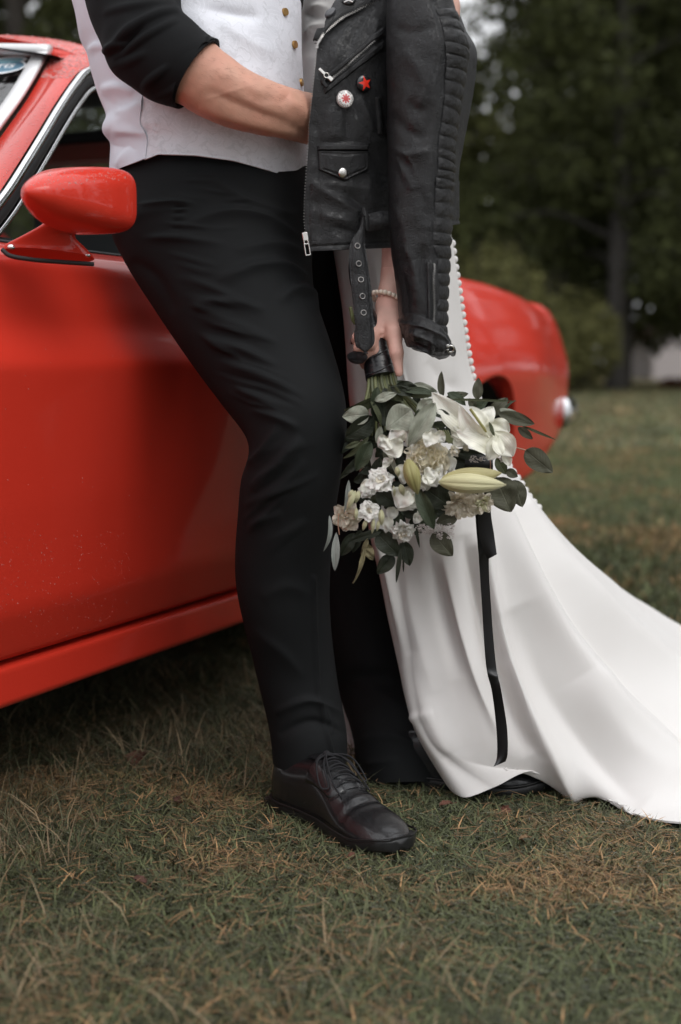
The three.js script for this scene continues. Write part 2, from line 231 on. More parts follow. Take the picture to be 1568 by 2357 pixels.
const underGown = (x, z) => { let c = false; for (let i = 0, j = trainP.length - 1; i < trainP.length; j = i++) { const a = trainP[i], b = trainP[j]; if ((a.z > z) !== (b.z > z) && x < (b.x - a.x) * (z - a.z) / (b.z - a.z) + a.x) c = !c; } return c; };
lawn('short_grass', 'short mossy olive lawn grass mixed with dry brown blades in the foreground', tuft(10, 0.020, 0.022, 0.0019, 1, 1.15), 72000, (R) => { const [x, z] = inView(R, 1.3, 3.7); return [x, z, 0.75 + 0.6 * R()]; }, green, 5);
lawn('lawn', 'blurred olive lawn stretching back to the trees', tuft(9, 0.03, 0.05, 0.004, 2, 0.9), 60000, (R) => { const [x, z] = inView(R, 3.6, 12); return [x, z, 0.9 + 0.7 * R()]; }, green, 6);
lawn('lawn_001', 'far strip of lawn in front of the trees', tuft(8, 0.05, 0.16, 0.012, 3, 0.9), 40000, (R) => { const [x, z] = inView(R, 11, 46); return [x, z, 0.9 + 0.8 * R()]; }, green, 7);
lawn('long_grass', 'long thin grass blades growing up beside the car and the shoes', tuft(6, 0.058, 0.03, 0.0015, 4, 1.15), 3800, (R) => { for (;;) { const [x, z] = inView(R, 1.35, 3.2); const n = carN(x, z), pr = n < 0.0 ? 0.62 : n < 0.35 ? 0.6 : 0.14; if (R() < pr * sstep(-0.35, 0.25, N3(x * 2.4, z * 2.4, 9.5) + 0.15) && !(x > 0.02 && z < -1.75)) return [x, z, 0.6 + 0.75 * R()]; if (x > 0 && R() < 0.08) return [x, z, 0.4 + 0.4 * R()]; } }, (c, R, x, z) => { const k = 0.6 + 0.8 * R(); R() < 0.3 ? c.setRGB(0.3 * k, 0.22 * k, 0.13 * k) : c.setRGB(0.12 * k, 0.12 * k, 0.062 * k); }, 8);
lawn('moss', 'low green moss and clover between the grass blades', tuft(12, 0.012, 0.02, 0.0042, 9, 1.6), 26000, (R) => { for (;;) { const [x, z] = inView(R, 1.3, 3.4); if (N3(x * 4.2, z * 4.2, 6.5) + 0.25 * (R() - 0.5) > -0.05) return [x, z, 0.7 + 0.6 * R()]; } }, (c, R) => { const k = 0.6 + 0.8 * R(); c.setRGB(0.095 * k, 0.105 * k, 0.048 * k); }, 10);
{ // short dry needles and straw bits
  const R = rng(77), gs = []; const g = new THREE.CylinderGeometry(0.0007, 0.0005, 1, 4);
  const im = new THREE.InstancedMesh(g, MS({ roughness: 0.9 }), 7000), m = new THREE.Matrix4(), q = new THREE.Quaternion(), c = new THREE.Color(); im.name = 'straw';
  for (let i = 0; i < 7000; i++) { let x, z; do { [x, z] = inView(R, 1.3, 3.0); } while (underGown(x, z) || patch(x, z) + 1.1 * (R() - 0.5) < 0.05); q.setFromEuler(new THREE.Euler(PI / 2 + (R() - 0.5) * 0.7, 0, R() * 6.28, 'ZXY')); q.premultiply(new THREE.Quaternion().setFromAxisAngle(V(0, 1, 0), R() * 6.28)); m.compose(V(x, 0.006 + 0.016 * R(), z), q, V(0.75, 0.01 + 0.022 * R(), 0.75)); im.setMatrixAt(i, m); const k = 0.5 + R(); c.setRGB(0.27 * k, 0.165 * k, 0.085 * k); im.setColorAt(i, c); }
  im.castShadow = im.receiveShadow = true; tag(im, 'dry needles and straw scattered over the lawn', 'straw', null, 'stuff'); scene.add(im);
}

// ------------------------------------------------------------------ trees, bushes, house at the far side of the lawn
function leaves(spots, size, seed, flat = 0.3) { // spots: [centre, radius vector, count]
  const R = rng(seed), pos = [], idx = [], g = () => (R() + R() + R() - 1.5) / 1.5, col = [];
  for (const [c, r, n] of spots) for (let i = 0; i < n; i++) {
    let x, y, z, l; do { x = R() * 2 - 1; y = R() * 2 - 1; z = R() * 2 - 1; l = Math.hypot(x, y, z); } while (l > 1); const f = l > 0 ? Math.pow(l, 0.45) / l : 1;
    const p = V(c.x + x * f * r.x, c.y + y * f * r.y, c.z + z * f * r.z), s = size * (0.6 + 0.9 * R());
    const a = V(g(), g() * 0.8 - flat, g()).normalize(), b = V(g(), g(), g()).cross(a).normalize(), k = pos.length / 3, t = 0.6 + 0.8 * R(), wv = a.clone().cross(b).multiplyScalar(0.25 * s);
    for (const [i2, j2, q] of [[0, 0, 0], [0.5, -0.42, 1], [0.5, 0.42, 1], [1, 0, 0]]) { pos.push(p.x + (a.x * i2 + b.x * j2) * s + wv.x * q, p.y + (a.y * i2 + b.y * j2) * s + wv.y * q, p.z + (a.z * i2 + b.z * j2) * s + wv.z * q); col.push(t, t, t * 0.9); }
    idx.push(k, k + 1, k + 2, k + 1, k + 3, k + 2);
  }
  const o = new THREE.BufferGeometry(); o.setAttribute('position', new THREE.Float32BufferAttribute(pos, 3)); o.setAttribute('color', new THREE.Float32BufferAttribute(col, 3)); o.setIndex(idx); o.computeVertexNormals(); return o;
}
const foliage = (r, g, b) => MP({ color: lin(r, g, b), vertexColors: true, roughness: 0.95, specularIntensity: 0.15, transmission: 0.3, thickness: 0 });
const darkLeaf = foliage(0.056, 0.063, 0.026), midLeaf = foliage(0.092, 0.096, 0.039), oliveLeaf = foliage(0.15, 0.147, 0.064);
const barkW = MS({ map: (() => { const f = tfbm(71, 4), h = tfbm(83, 3); return tex(256, 1, (u, v) => { const k = sstep(0.56, 0.66, h(u, v, 5) * 0.6 + f(u * 1, v, 14) * 0.4), c = lerp(0.27, 0.1, k) + 0.1 * (f(u, v, 30) - 0.5); return [c, c * 0.95, c * 0.9]; }, true); })(), roughness: 0.9 });
const barkD = MS({ color: lin(0.05, 0.043, 0.036), roughness: 1 });
function makeTree(seed, H, W, bark, leaf, low, dens) {
  const R = rng(seed), t = new THREE.Group(), limbs = [], spots = [], r0 = 0.014 * H;
  const trunk = [V(0, -0.1, 0), V(0.1 * (R() - 0.5), H * 0.3, 0.1 * (R() - 0.5)), V(0.5 * (R() - 0.5), H * 0.65, 0.4 * (R() - 0.5)), V(0.6 * (R() - 0.5), H * 0.97, 0.5 * (R() - 0.5))], tc = new THREE.CatmullRomCurve3(trunk);
  limbs.push(taperTube(trunk, [r0, r0 * 0.75, r0 * 0.45, r0 * 0.1], 16, 9));
  const nb = Math.round(14 + H * 1.5); for (let i = 0; i < nb; i++) {
    const f = low + (0.96 - low) * (i + R() * 0.6) / nb, p = tc.getPoint(f), a = i * 2.4 + R(), w = W * (0.5 + 0.6 * R()) * Math.pow(Math.max(0.12, 1 - Math.pow((f - low) / (1.06 - low), 1.6)), 0.8), e = V(p.x + Math.cos(a) * w, p.y + w * (0.3 * R() - 0.1), p.z + Math.sin(a) * w), m = p.clone().lerp(e, 0.5).add(V(0, w * 0.16, 0));
    limbs.push(taperTube([p, m, e], [r0 * 0.28 * (1.1 - f), r0 * 0.16 * (1.1 - f), 0.012], 6, 5));
    for (const [q, s] of [[0.45, 0.8], [0.75, 1], [1, 0.75]]) { const c = p.clone().lerp(e, q); spots.push([c.add(V((R() - 0.5) * 0.4, -0.25 * w * q * R(), (R() - 0.5) * 0.4)), V(0.24 * W * s * (0.8 + 0.5 * R()), 0.2 * W * s * (0.8 + 0.9 * R()), 0.24 * W * s), Math.round(dens * s)]); }
  }
  const tm = new THREE.Mesh(merge(limbs), bark), cm = new THREE.Mesh(leaves(spots, 0.2, seed + 5), leaf); tm.name = 'trunk'; cm.name = 'crown'; for (const m of [tm, cm]) { m.castShadow = m.receiveShadow = true; t.add(m); } return t;
}
{
  const kinds = [makeTree(101, 21, 3.7, barkW, darkLeaf, 0.13, 120), makeTree(202, 24, 4.2, barkD, darkLeaf, 0.1, 135), makeTree(303, 19, 3.7, barkW, midLeaf, 0.1, 115), makeTree(404, 7.2, 2.7, barkD, midLeaf, 0.1, 80)];
  const firstOf = [];
  const T = [ // photograph x of the foot, depth, kind, turn, scale, label
    [1330, 41, 1, 0.4, 1, 'tall dark tree behind the pale birch trunk'], [1415, 35, 0, 1.2, 0.95, 'dark tree with pale patchy birch trunk right of the olive bush'], [1425, 37, 1, 2.6, 0.95, 'dark tree with leaning trunk behind the birch by the white house'],
    [1650, 41, 2, 4.1, 1.4, 'tree at the right edge in front of the white house'], [1230, 50, 2, 5.2, 1.0, 'tree with looser crown letting specks of sky through'], [2180, 38, 1, 3.0, 1, 'dark tree beyond the right edge of the lawn'], [1015, 46, 3, 1.0, 1.42, 'low tree behind the bride, under the sky gap'],
    [860, 43, 3, 2.2, 1.2, 'low tree behind the couple'], [60, 36, 1, 0.9, 1, 'dark tree above the car roof at the far left'], [-180, 38, 0, 2.0, 1, 'birch beyond the left edge of the lawn'], [290, 40, 2, 3.3, 1, 'olive tree behind the man in the pale waistcoat'], [520, 44, 0, 4.4, 1, 'dark birch behind the man and the car roof'], [2400, 44, 0, 5.5, 1, 'birch far out beyond the right edge of the lawn']];
  // the same wood goes on round the lawn, beside and behind the viewer: the paint mirrors it
  const ring = [[20, -26, 1], [23, -19, 2], [21, -12, 1], [22, -6, 0], [20, -1, 1], [22, 4, 2], [19, 9, 1], [20, 15, 0], [14, 18, 1], [9, 20, 2], [3, 19, 1], [-4, 21, 0], [-11, 20, 1], [-17, 15, 2], [-20, 8, 1], [-21, 0, 0], [-20, -9, 1], [-21, -18, 2], [-19, -27, 1]];
  for (const [x, d, k, a, s, label] of T) { const t = firstOf[k] ? firstOf[k].clone() : (firstOf[k] = kinds[k]); t.name = numbered(k === 1 ? 'dark_tree' : k === 3 ? 'small_tree' : 'birch_tree'); t.userData = {}; tag(t, label, 'tree', 'trees along the far side of the lawn'); t.position.set((x - 784) * d / FPX, 0, -d); t.rotation.y = a; t.scale.setScalar(s); scene.add(t); }
  ring.forEach(([x, z, k], i) => { const t = firstOf[k].clone(); t.name = numbered(k === 1 ? 'dark_tree' : 'birch_tree'); t.userData = {}; tag(t, 'tree of the wood ' + ['right of the lawn, level with the bush', 'right of the lawn behind the house trees', 'far right of the train', 'white-barked, right of the gown', 'dark, straight out to the right', 'loose-crowned, to the right behind the viewer', 'dark, right corner behind the viewer', 'white-barked, right corner behind the viewer', 'dark, behind the viewer on the right', 'loose-crowned, behind the viewer', 'dark, straight behind the viewer', 'white-barked, behind the viewer to the left', 'dark, left corner behind the viewer', 'loose-crowned, left corner behind the viewer', 'dark, far left of the car bonnet', 'white-barked, left of the red car', 'dark, left beyond the windscreen', 'loose-crowned, left beyond the car roof', 'dark, far left behind the car'][i], 'tree', 'trees of the wood out of the picture'); t.position.set(x, 0, z); t.rotation.y = i * 1.7; t.scale.setScalar(z > 0 ? 0.55 : x > 0 ? (z > -8 ? 0.65 : 1.45) : 0.85); scene.add(t); });
  // bushes
  const B = [[1110, 33, 1.7, 4.3, 31, 'tall olive bush nearest the red tail of the car'], [1215, 32, 1.6, 3.4, 32, 'rounded olive bush in the middle of the bush row'], [1318, 32.5, 1.2, 2.4, 33, 'low olive bush beside the dark tree trunks']];
  for (const [x, d, w, h, sd, label] of B) { const R = rng(sd), t = thing('bush', label, 'bush', V((x - 784) * d / FPX, 0, -d), 'olive bushes before the trees'), spots = []; for (let i = 0; i < 26; i++) { const a = R() * 6.28, r = w * Math.sqrt(R()), y = h * (0.12 + 0.78 * R()) * Math.sqrt(1 - 0.75 * (r / w) * (r / w)); spots.push([V(Math.cos(a) * r * 0.85, y, Math.sin(a) * r * 0.85), V(w * 0.34, h * 0.16, w * 0.34), 150]); }
    const st = []; for (let i = 0; i < 7; i++) { const a = i * 0.9; st.push(taperTube([V(0.1 * Math.cos(a), -0.05, 0.1 * Math.sin(a)), V(w * 0.3 * Math.cos(a), h * 0.4, w * 0.3 * Math.sin(a)), V(w * 0.5 * Math.cos(a), h * 0.8, w * 0.5 * Math.sin(a))], [0.04, 0.025, 0.01], 6, 5)); }
    for (const [n, g, m] of [['stem', merge(st), barkD], ['foliage', leaves(spots, 0.11, sd), oliveLeaf]]) { const o = new THREE.Mesh(g, m); o.name = n; o.castShadow = o.receiveShadow = true; t.add(o); } }
  // deep wood behind the first trees
  const R = rng(909), spots = []; for (let i = 0; i < 340; i++) { const x = (R() - 0.5) * 90, hs = x > 10 && x < 21, dz = -58 - R() * 12, gap = Math.abs(x / -dz - 0.0875) < 0.07, top = gap ? 11 : 24; spots.push([V(x, hs ? 7.5 + R() * 14 : R() * top * 0.9, hs ? dz - 8 : dz), V(3, 2.2, 2), 190]); }
  const wood = mesh('far_wood', leaves(spots, 0.55, 910), darkLeaf); tag(wood, 'dark mass of wood far behind the first row of trees', 'wood', null, 'stuff');
  // house
  const hx = (1499 - 784) * 62 / FPX, hz = -62, h = thing('house', 'white house with dull pink roof seen between the trees at the right edge', 'house', V(hx, 0, hz)), wallM = MS({ color: lin(0.55, 0.5, 0.5), roughness: 0.9, bumpMap: tex(128, 0.6, tfbm(5, 3) && ((u, v) => tval(3)(u * 30, v * 30, 30))), bumpScale: 0.003 }), roofM = MS({ color: lin(0.2, 0.13, 0.125), roughness: 0.9 });
  const addL = (n, g, m, par = h) => { const o = new THREE.Mesh(g, m); o.name = n; o.castShadow = o.receiveShadow = true; par.add(o); return o; };
  addL('wall', new THREE.BoxGeometry(7, 1.95, 5).translate(3.5, 0.975, -2.5), wallM);
  const sh = new THREE.Shape([new THREE.Vector2(0, 1.95), new THREE.Vector2(7, 1.95), new THREE.Vector2(7, 2.0), new THREE.Vector2(3.5, 4.5), new THREE.Vector2(0, 2.0)]); addL('gable', new THREE.ExtrudeGeometry(sh, { depth: 4.9, bevelEnabled: false }).translate(0, 0, -4.95), wallM);
  for (const s of [1, -1]) { const r = addL('roof', new RoundedBoxGeometry(4.7, 0.16, 5.7, 2, 0.03), roofM); r.position.set(3.5 - s * 1.85, 3.3, -2.5); r.rotation.z = s * 0.62; for (let k = 0; k < 9; k++) addL('roof_batten', new THREE.BoxGeometry(0.05, 0.04, 5.68).translate(-2.1 + k * 0.52, 0.1, 0), roofM, r); }
  const wf = addL('window', new THREE.BoxGeometry(1.0, 1.0, 0.06).translate(3.0, 1.25, 0.02), MS({ color: lin(0.6, 0.6, 0.58) })); addL('pane', new THREE.BoxGeometry(0.8, 0.8, 0.02).translate(3.0, 1.25, 0.055), MS({ color: lin(0.02, 0.025, 0.03), roughness: 0.1 }), wf);
  const rb = thing('shrub', 'low reddish brown shrub on the lawn before the white house', 'shrub', V((1556 - 784) * 37 / FPX, 0, -37)), sp = []; for (let i = 0; i < 8; i++) sp.push([V((i - 3.5) * 0.1, 0.12 + 0.05 * (i % 3), 0), V(0.2, 0.13, 0.2), 90]); const fo = new THREE.Mesh(leaves(sp, 0.07, 44), foliage(0.12, 0.045, 0.03)); fo.name = 'foliage'; rb.add(fo); const stm = new THREE.Mesh(tube([V(0, -0.02, 0), V(0.03, 0.1, 0), V(0.0, 0.2, 0.02)], 0.015, 6, 5), barkD); stm.name = 'stem'; rb.add(stm);
}

// ------------------------------------------------------------------ red car: s runs back along its side, n out from the side, y up
const CL = V(0.404, 0, -0.915), CN = V(0.915, 0, 0.404), CO = V(-0.484, 0, -2.02);
const C = (s, n, y) => V(CO.x + CL.x * s + CN.x * n, y, CO.z + CL.z * s + CN.z * n);
const paintN = tfbm(13, 4), dropN = (() => { const R = rng(4), ds = Array.from({ length: 620 }, () => [R(), R(), 0.004 + 0.012 * R() * R()]); const cell = Array.from({ length: 400 }, () => []); for (const d of ds) { const ci = Math.floor(d[0] * 20), cj = Math.floor(d[1] * 20); for (let a = -1; a < 2; a++) for (let b = -1; b < 2; b++) cell[((cj + b + 20) % 20) * 20 + (ci + a + 20) % 20].push(d); } return (u, v) => { let h = 0; for (const [x, y, r] of cell[Math.floor(v * 20) * 20 + Math.floor(u * 20)]) { let dx = Math.abs(u - x), dy = Math.abs(v - y); dx = Math.min(dx, 1 - dx); dy = Math.min(dy, 1 - dy); const d2 = (dx * dx + dy * dy) / (r * r); if (d2 < 1) h = Math.max(h, r * 55 * Math.sqrt(1 - d2)); } return h; }; })();
const dropTex = tex(1024, 0.3, dropN);
const RED = lin(0.58, 0.034, 0.018);
const paint = MP({ color: RED, roughness: 0.45, specularIntensity: 0.2, clearcoat: 0.6, clearcoatRoughness: 0.09, bumpMap: tex(512, 0.4, (u, v) => 0.5 * paintN(u, v, 40) + 0.5 * sstep(0.72, 0.78, tval(9)(u * 150, v * 150, 150))), bumpScale: 0.00012 });
const wetPaint = MP({ color: RED, roughness: 0.45, specularIntensity: 0.2, clearcoat: 0.6, clearcoatRoughness: 0.05, bumpMap: dropTex, bumpScale: 0.0022 });
const chrome = MS({ color: lin(0.75, 0.75, 0.76), metalness: 1, roughness: 0.13 });
const brightTrim = MS({ color: lin(0.72, 0.72, 0.72), metalness: 0.35, roughness: 0.32 });
const rubber = MS({ color: lin(0.012, 0.012, 0.012), roughness: 0.6 });
const glassM = MP({ color: lin(0.8, 0.86, 0.84), transmission: 1, thickness: 0, roughness: 0.02, ior: 1.5 });
const wetGlass = MP({ color: lin(0.72, 0.8, 0.78), transmission: 1, thickness: 0, roughness: 0.04, ior: 1.5, bumpMap: dropTex, bumpScale: 0.0025 });
const cabin = MS({ color: lin(0.012, 0.012, 0.013), roughness: 0.7 });
const car = thing('red_car', 'red vintage coupe wet with rain that the man leans on', 'car', C(1, -0.9, 0));
const PROF = [[0.185, -0.10], [0.192, -0.03], [0.205, 0], [0.262, 0.004], [0.268, -0.004], [0.28, 0.004], [0.343, 0.03], [0.36, 0.034], [0.50, 0.05], [0.64, 0.0605], [0.69, 0.064], [0.699, 0.063], [0.707, 0.0585], [0.742, 0.033], [0.753, 0.0275], [0.775, 0.02], [0.80, 0.009], [0.825, -0.001], [0.842, -0.018], [0.851, -0.04], [0.853, -0.06]];
const PROF2 = [[0.185, -0.10], [0.205, 0], [0.28, 0.004], [0.343, 0.028], [0.45, 0.048], [0.58, 0.061], [0.66, 0.062], [0.72, 0.052], [0.77, 0.036], [0.81, 0.016], [0.835, -0.006], [0.85, -0.035], [0.853, -0.06]];
const topY = (s) => interp([[-1.8, 0.79], [-0.9, 0.85], [-0.2, 0.876], [1.2, 0.88], [1.5, 0.893], [1.8, 0.92], [2.05, 0.936], [2.3, 0.931], [2.6, 0.917], [2.96, 0.896], [3.06, 0.892], [3.14, 0.906], [3.25, 0.905], [3.4, 0.885]], s);
const yMap = (y, s) => y < 0.703 ? y : 0.703 + (y - 0.703) * (topY(s) - 0.703) / 0.15;
const nAt = (y, s) => { const y0 = y < 0.703 ? y : 0.703 + (y - 0.703) * 0.15 / (topY(s) - 0.703); let n = lerp(interp(PROF, y0), interp(PROF2, y0), 0.75 * sstep(1.25, 1.95, s)); n += 0.035 * sstep(1.5, 2.1, s) * Math.exp(-Math.pow((y - 0.72) / 0.15, 2)) * (1 - sstep(2.4, 3, s)); return n - 0.10 * Math.pow(Math.max(0, s - 2.25), 2); };
const arch = (sc, R) => (s) => { const q = R * R - (s - sc) * (s - sc); return q > 0 ? 0.32 + Math.sqrt(q) : 0; };
const aR = arch(2.05, 0.345), aF = arch(-0.92, 0.345);
function sidePanel(s0, s1, ns, ny, y0, y1, side = 1, send) { // painted skin with turned-in edges
  const W = 1.76, put = (s, n, y) => C(s, side > 0 ? n : -W - n, y);
  return grid(ns, ny + 2, (u, v, i, j) => { let s = lerp(s0, s1, u); const lo = y0(s), hi = y1(s); const t = clamp((j - 1) / ny), y = lerp(lo, hi, t); if (send) { const e = send(y); s = s0 + (s - s0) * (e - s0) / (s1 - s0); } let n = nAt(y, s); if (j === 0 || j === ny + 2) n -= 0.03; if (!send && (i === 0 || i === ns)) n -= 0; return put(s, n, y); });
}
const ss = (f) => (s) => f, rear = (y) => y > 0.78 ? 3.38 - 0.07 * Math.pow((y - 0.78) / 0.12, 2) : 3.38 - 0.09 * sstep(0.78, 0.5, y) - 0.06 * sstep(0.5, 0.4, y), tailLo = (s) => interp([[2.38, 0.33], [2.72, 0.355], [3.13, 0.445], [3.5, 0.55]], s);
for (const sd of [1, -1]) {
  mesh('sill', sidePanel(-0.55, 1.68, 60, 14, ss(0.186), ss(0.264), sd), paint, car);
  mesh('door', sidePanel(-0.118, 1.24, 60, 70, ss(0.274), (s) => topY(s), sd), paint, car);
  mesh('front_fender', sidePanel(-1.75, -0.124, 60, 50, (s) => Math.max(aF(s), s > -0.56 ? 0.274 : 0.3), (s) => topY(s), sd), paint, car);
  mesh('quarter_panel', sidePanel(1.246, 3.36, 130, 60, (s) => Math.max(aR(s), s < 1.705 ? 0.274 : tailLo(s)), (s) => topY(s), sd, rear), paint, car);
  for (const [sc, nm] of [[2.05, 'rear'], [-0.92, 'front']]) { // wheel wells and wheels
    const put = (s, n, y) => C(s, sd > 0 ? n : -1.76 - n, y);
    mesh('wheel_well', grid(30, 6, (u, v) => { const a = PI * u; return put(sc - 0.344 * Math.cos(a), 0.03 - 0.34 * v, 0.32 + 0.344 * Math.sin(a)); }), rubber, car);
    const tp = [[0.19, 0], [0.2, 0.015], [0.30, 0.02], [0.318, 0.035], [0.325, 0.06], [0.325, 0.15], [0.318, 0.175], [0.30, 0.19], [0.2, 0.195]].map(([r, z]) => new THREE.Vector2(r, z));
    const M = new THREE.Matrix4().makeBasis(CL.clone().multiplyScalar(1), CN.clone().multiplyScalar(sd > 0 ? -1 : 1), V(0, 1, 0)).setPosition(put(sc, -0.02, 0.322));
    const w = mesh('wheel', moved(new THREE.LatheGeometry(tp, 40), M), MS({ color: lin(0.02, 0.02, 0.02), roughness: 0.85 }), car);
    const rp = [[0, 0.03], [0.05, 0.03], [0.07, 0.05], [0.15, 0.06], [0.185, 0.03], [0.2, 0.012]].map(([r, z]) => new THREE.Vector2(r, z)); mesh('rim', moved(new THREE.LatheGeometry(rp, 30), M), MS({ color: lin(0.25, 0.25, 0.25), metalness: 0.9, roughness: 0.3 }), w);
  }
}
{ // rear end, deck, hood, floor
  const deckN = (s, y) => nAt(y, s);
  mesh('rear_panel', grid(24, 30, (u, v) => { const y = lerp(0.54, topY(3.3), u), s = rear(y), n0 = nAt(y, s), n = lerp(n0, -1.76 - n0, v); return C(s + 0.05 * Math.sin(PI * v), n, y); }), paint, car);
  mesh('boot_lid', grid(24, 24, (u, v) => { const s = lerp(1.95, 3.3, u), y = topY(s), n0 = nAt(y, s); return C(s, lerp(n0, -1.76 - n0, v), y + 0.03 * Math.sin(PI * v) * (1 - 0.7 * u)); }), paint, car);
  mesh('bonnet', grid(24, 24, (u, v) => { const s = lerp(-1.75, -0.2, u), y = topY(s), n0 = nAt(y, s); return C(s, lerp(n0, -1.76 - n0, v), y + 0.06 * Math.sin(PI * v)); }), wetPaint, car);
  mesh('nose', grid(10, 20, (u, v) => { const y = lerp(0.3, 0.78, u), n0 = nAt(y, -1.75); return C(-1.75 - 0.12 * Math.sin(PI * u) - 0.1 * Math.sin(PI * v), lerp(n0, -1.76 - n0, v), y); }), paint, car);
  mesh('floor', new RoundedBoxGeometry(1, 1, 1, 2, 0.02).applyMatrix4(new THREE.Matrix4().makeBasis(CL.clone().multiplyScalar(4.4), V(0, 0.07, 0), CN.clone().multiplyScalar(1.56)).setPosition(C(0.62, -0.88, 0.21))), rubber, car);
  // chrome bumper wrapping the rear corner
  const bp = []; for (const [s, n] of [[3.10, -0.012], [3.2, -0.02], [3.30, -0.04], [3.375, -0.085], [3.42, -0.17], [3.44, -0.4], [3.455, -0.65], [3.46, -0.88], [3.455, -1.11], [3.44, -1.36], [3.42, -1.59], [3.375, -1.675], [3.3, -1.72], [3.2, -1.74], [3.1, -1.748]]) bp.push(C(s, n, 0.53));
  const bc = new THREE.CatmullRomCurve3(bp); mesh('rear_bumper', grid(80, 16, (u, v) => { const p = bc.getPoint(u), t = bc.getTangent(u), o = V(t.z, 0, -t.x).normalize(); if (o.dot(CL) < -0.2) o.negate(); const a = v * 2 * PI; return p.addScaledVector(o, 0.028 * Math.cos(a)).add(V(0, 0.052 * Math.sin(a), 0)); }, { closed: true, cap0: true, cap1: true }), chrome, car);
  mesh('bumper_strip', grid(60, 8, (u, v) => { const p = bc.getPoint(lerp(0.03, 0.97, u)), t = bc.getTangent(lerp(0.03, 0.97, u)), o = V(t.z, 0, -t.x).normalize(), a = v * 2 * PI; if (o.dot(CL) < -0.2) o.negate(); return p.addScaledVector(o, 0.026 + 0.008 * Math.cos(a)).add(V(0, -0.01 + 0.012 * Math.sin(a), 0)); }, { closed: true }), rubber, car);
  mesh('valance', grid(8, 20, (u, v) => C(3.3 - 0.35 * u, lerp(-0.12, -1.64, v), lerp(0.50, 0.36, u))), rubber, car);
  // roof and pillars
  const roofEdge = (s) => interp([[0.55, 1.20], [0.672, 1.257], [0.78, 1.277], [1.0, 1.29], [1.35, 1.286], [1.7, 1.22], [2.0, 1.06], [2.2, 0.93]], s), railN = (s) => -0.277 - 0.02 * sstep(0.7, 1.6, s), hx = (w) => 0.62 - 0.0 * w;
  const roofP = (u, v) => { const w = Math.sin(PI * v), s = lerp(0.678 - 0.045 * Math.pow(w, 0.7) + 0.03 * Math.sin(PI * clamp(Math.min(v, 1 - v) * 6)), 1.42, u); const e = railN(s), q = Math.abs(v - 0.5) * 2; return C(s, lerp(e, -1.76 - e, v), roofEdge(Math.max(s, 0.672)) - 0.006 * (1 - sstep(0, 0.06, u)) + 0.092 * Math.pow(1 - Math.pow(q, 3.2), 0.8)); };
  mesh('roof', grid(50, 44, roofP), wetPaint, car);
  mesh('rear_window', grid(10, 20, (u, v) => { const s = lerp(1.43, 2.1, u), e = lerp(-0.36, -0.25, u); return C(s, lerp(e, -1.76 - e, v), lerp(1.335, 0.95, u) + 0.02 * Math.sin(PI * u)); }), glassM, car);
  const wsOut = [[0.05, -0.165, 0.884], [0.15, -0.195, 0.942], [0.247, -0.226, 1.0], [0.374, -0.269, 1.08], [0.51, -0.314, 1.165], [0.624, -0.355, 1.242], [0.683, -0.377, 1.284]]; // windshield side edge
  const ap = [[0.03, -0.08, 0.88], [0.116, -0.109, 0.924], [0.186, -0.13, 0.964], [0.257, -0.152, 1.01], [0.354, -0.184, 1.073], [0.46, -0.219, 1.143], [0.549, -0.247, 1.199], [0.607, -0.262, 1.233], [0.672, -0.274, 1.256], [0.78, -0.288, 1.277], [1.0, -0.296, 1.289], [1.35, -0.30, 1.285]]; // drip rail
  for (const sd of [1, -1]) {
    const put = (q) => C(q[0], sd > 0 ? q[1] : -1.76 - q[1], q[2]);
    mesh('windscreen_pillar', grid(40, 10, (u, v) => { const a = cat(ap.slice(0, 9), u), b = cat(wsOut, u), k = 0.014 * Math.sin(PI * v) * (1 - 0.7 * v); return put([lerp(a[0], b[0], v), lerp(a[1], b[1], v) + k * 0.6, lerp(a[2], b[2], v) + k]); }), wetPaint, car);
    mesh('rear_pillar', grid(30, 10, (u, v) => { const t = [[1.3, -0.30, 1.288], [1.6, -0.29, 1.235], [1.9, -0.24, 1.08], [2.3, -0.14, 0.91]], b = [[1.42, -0.42, 1.325], [1.6, -0.40, 1.25], [1.9, -0.34, 1.09], [2.3, -0.3, 0.925]], a = cat(t, u), c = cat(b, u); return put([lerp(a[0], c[0], v), lerp(a[1], c[1], v), lerp(a[2], c[2], v) + 0.01 * Math.sin(PI * v)]); }), paint, car);
    mesh('rear_pillar_side', grid(16, 12, (u, v) => { const y = lerp(0.875, 1.285, u); return put([lerp(1.32, lerp(2.2, 1.4, u), v), lerp(-0.065, -0.302, u), y]); }), paint, car);
    const rail = ap.map(put), rc2 = new THREE.CatmullRomCurve3(rail);
    const out = (p) => sd > 0 ? CN : CN.clone().negate();
    const sec = (w, h, dn, dy) => grid(90, 10, (u, v) => { const p = rc2.getPoint(u), t = rc2.getTangent(u), o = out(), d = t.clone().cross(o).normalize(); if (d.y < 0) d.negate(); const a = v * 2 * PI, ca = Math.cos(a), sa = Math.sin(a), r = (q) => Math.sign(q) * Math.sqrt(Math.abs(q)); return p.addScaledVector(o, dn + w * r(ca)).addScaledVector(d, dy + h * r(sa)); }, { closed: true, cap0: true, cap1: true });
    mesh('drip_rail', sec(0.006, 0.0065, 0.012, -0.004), chrome, car); mesh('door_seal', sec(0.008, 0.008, 0.003, -0.024), rubber, car); mesh('window_frame', sec(0.005, 0.0045, 0.008, -0.0385), chrome, car);
    if (sd < 0) mesh('side_window', grid(24, 24, (u, v) => { const s = lerp(0.09, 1.33, v), f = interp(ap.map((q) => [q[0], q[2] - 0.035]), s), y = lerp(0.868, f, u); return put([s, lerp(-0.075, -0.29, clamp((y - 0.868) / 0.42)), y]); }), glassM, car);
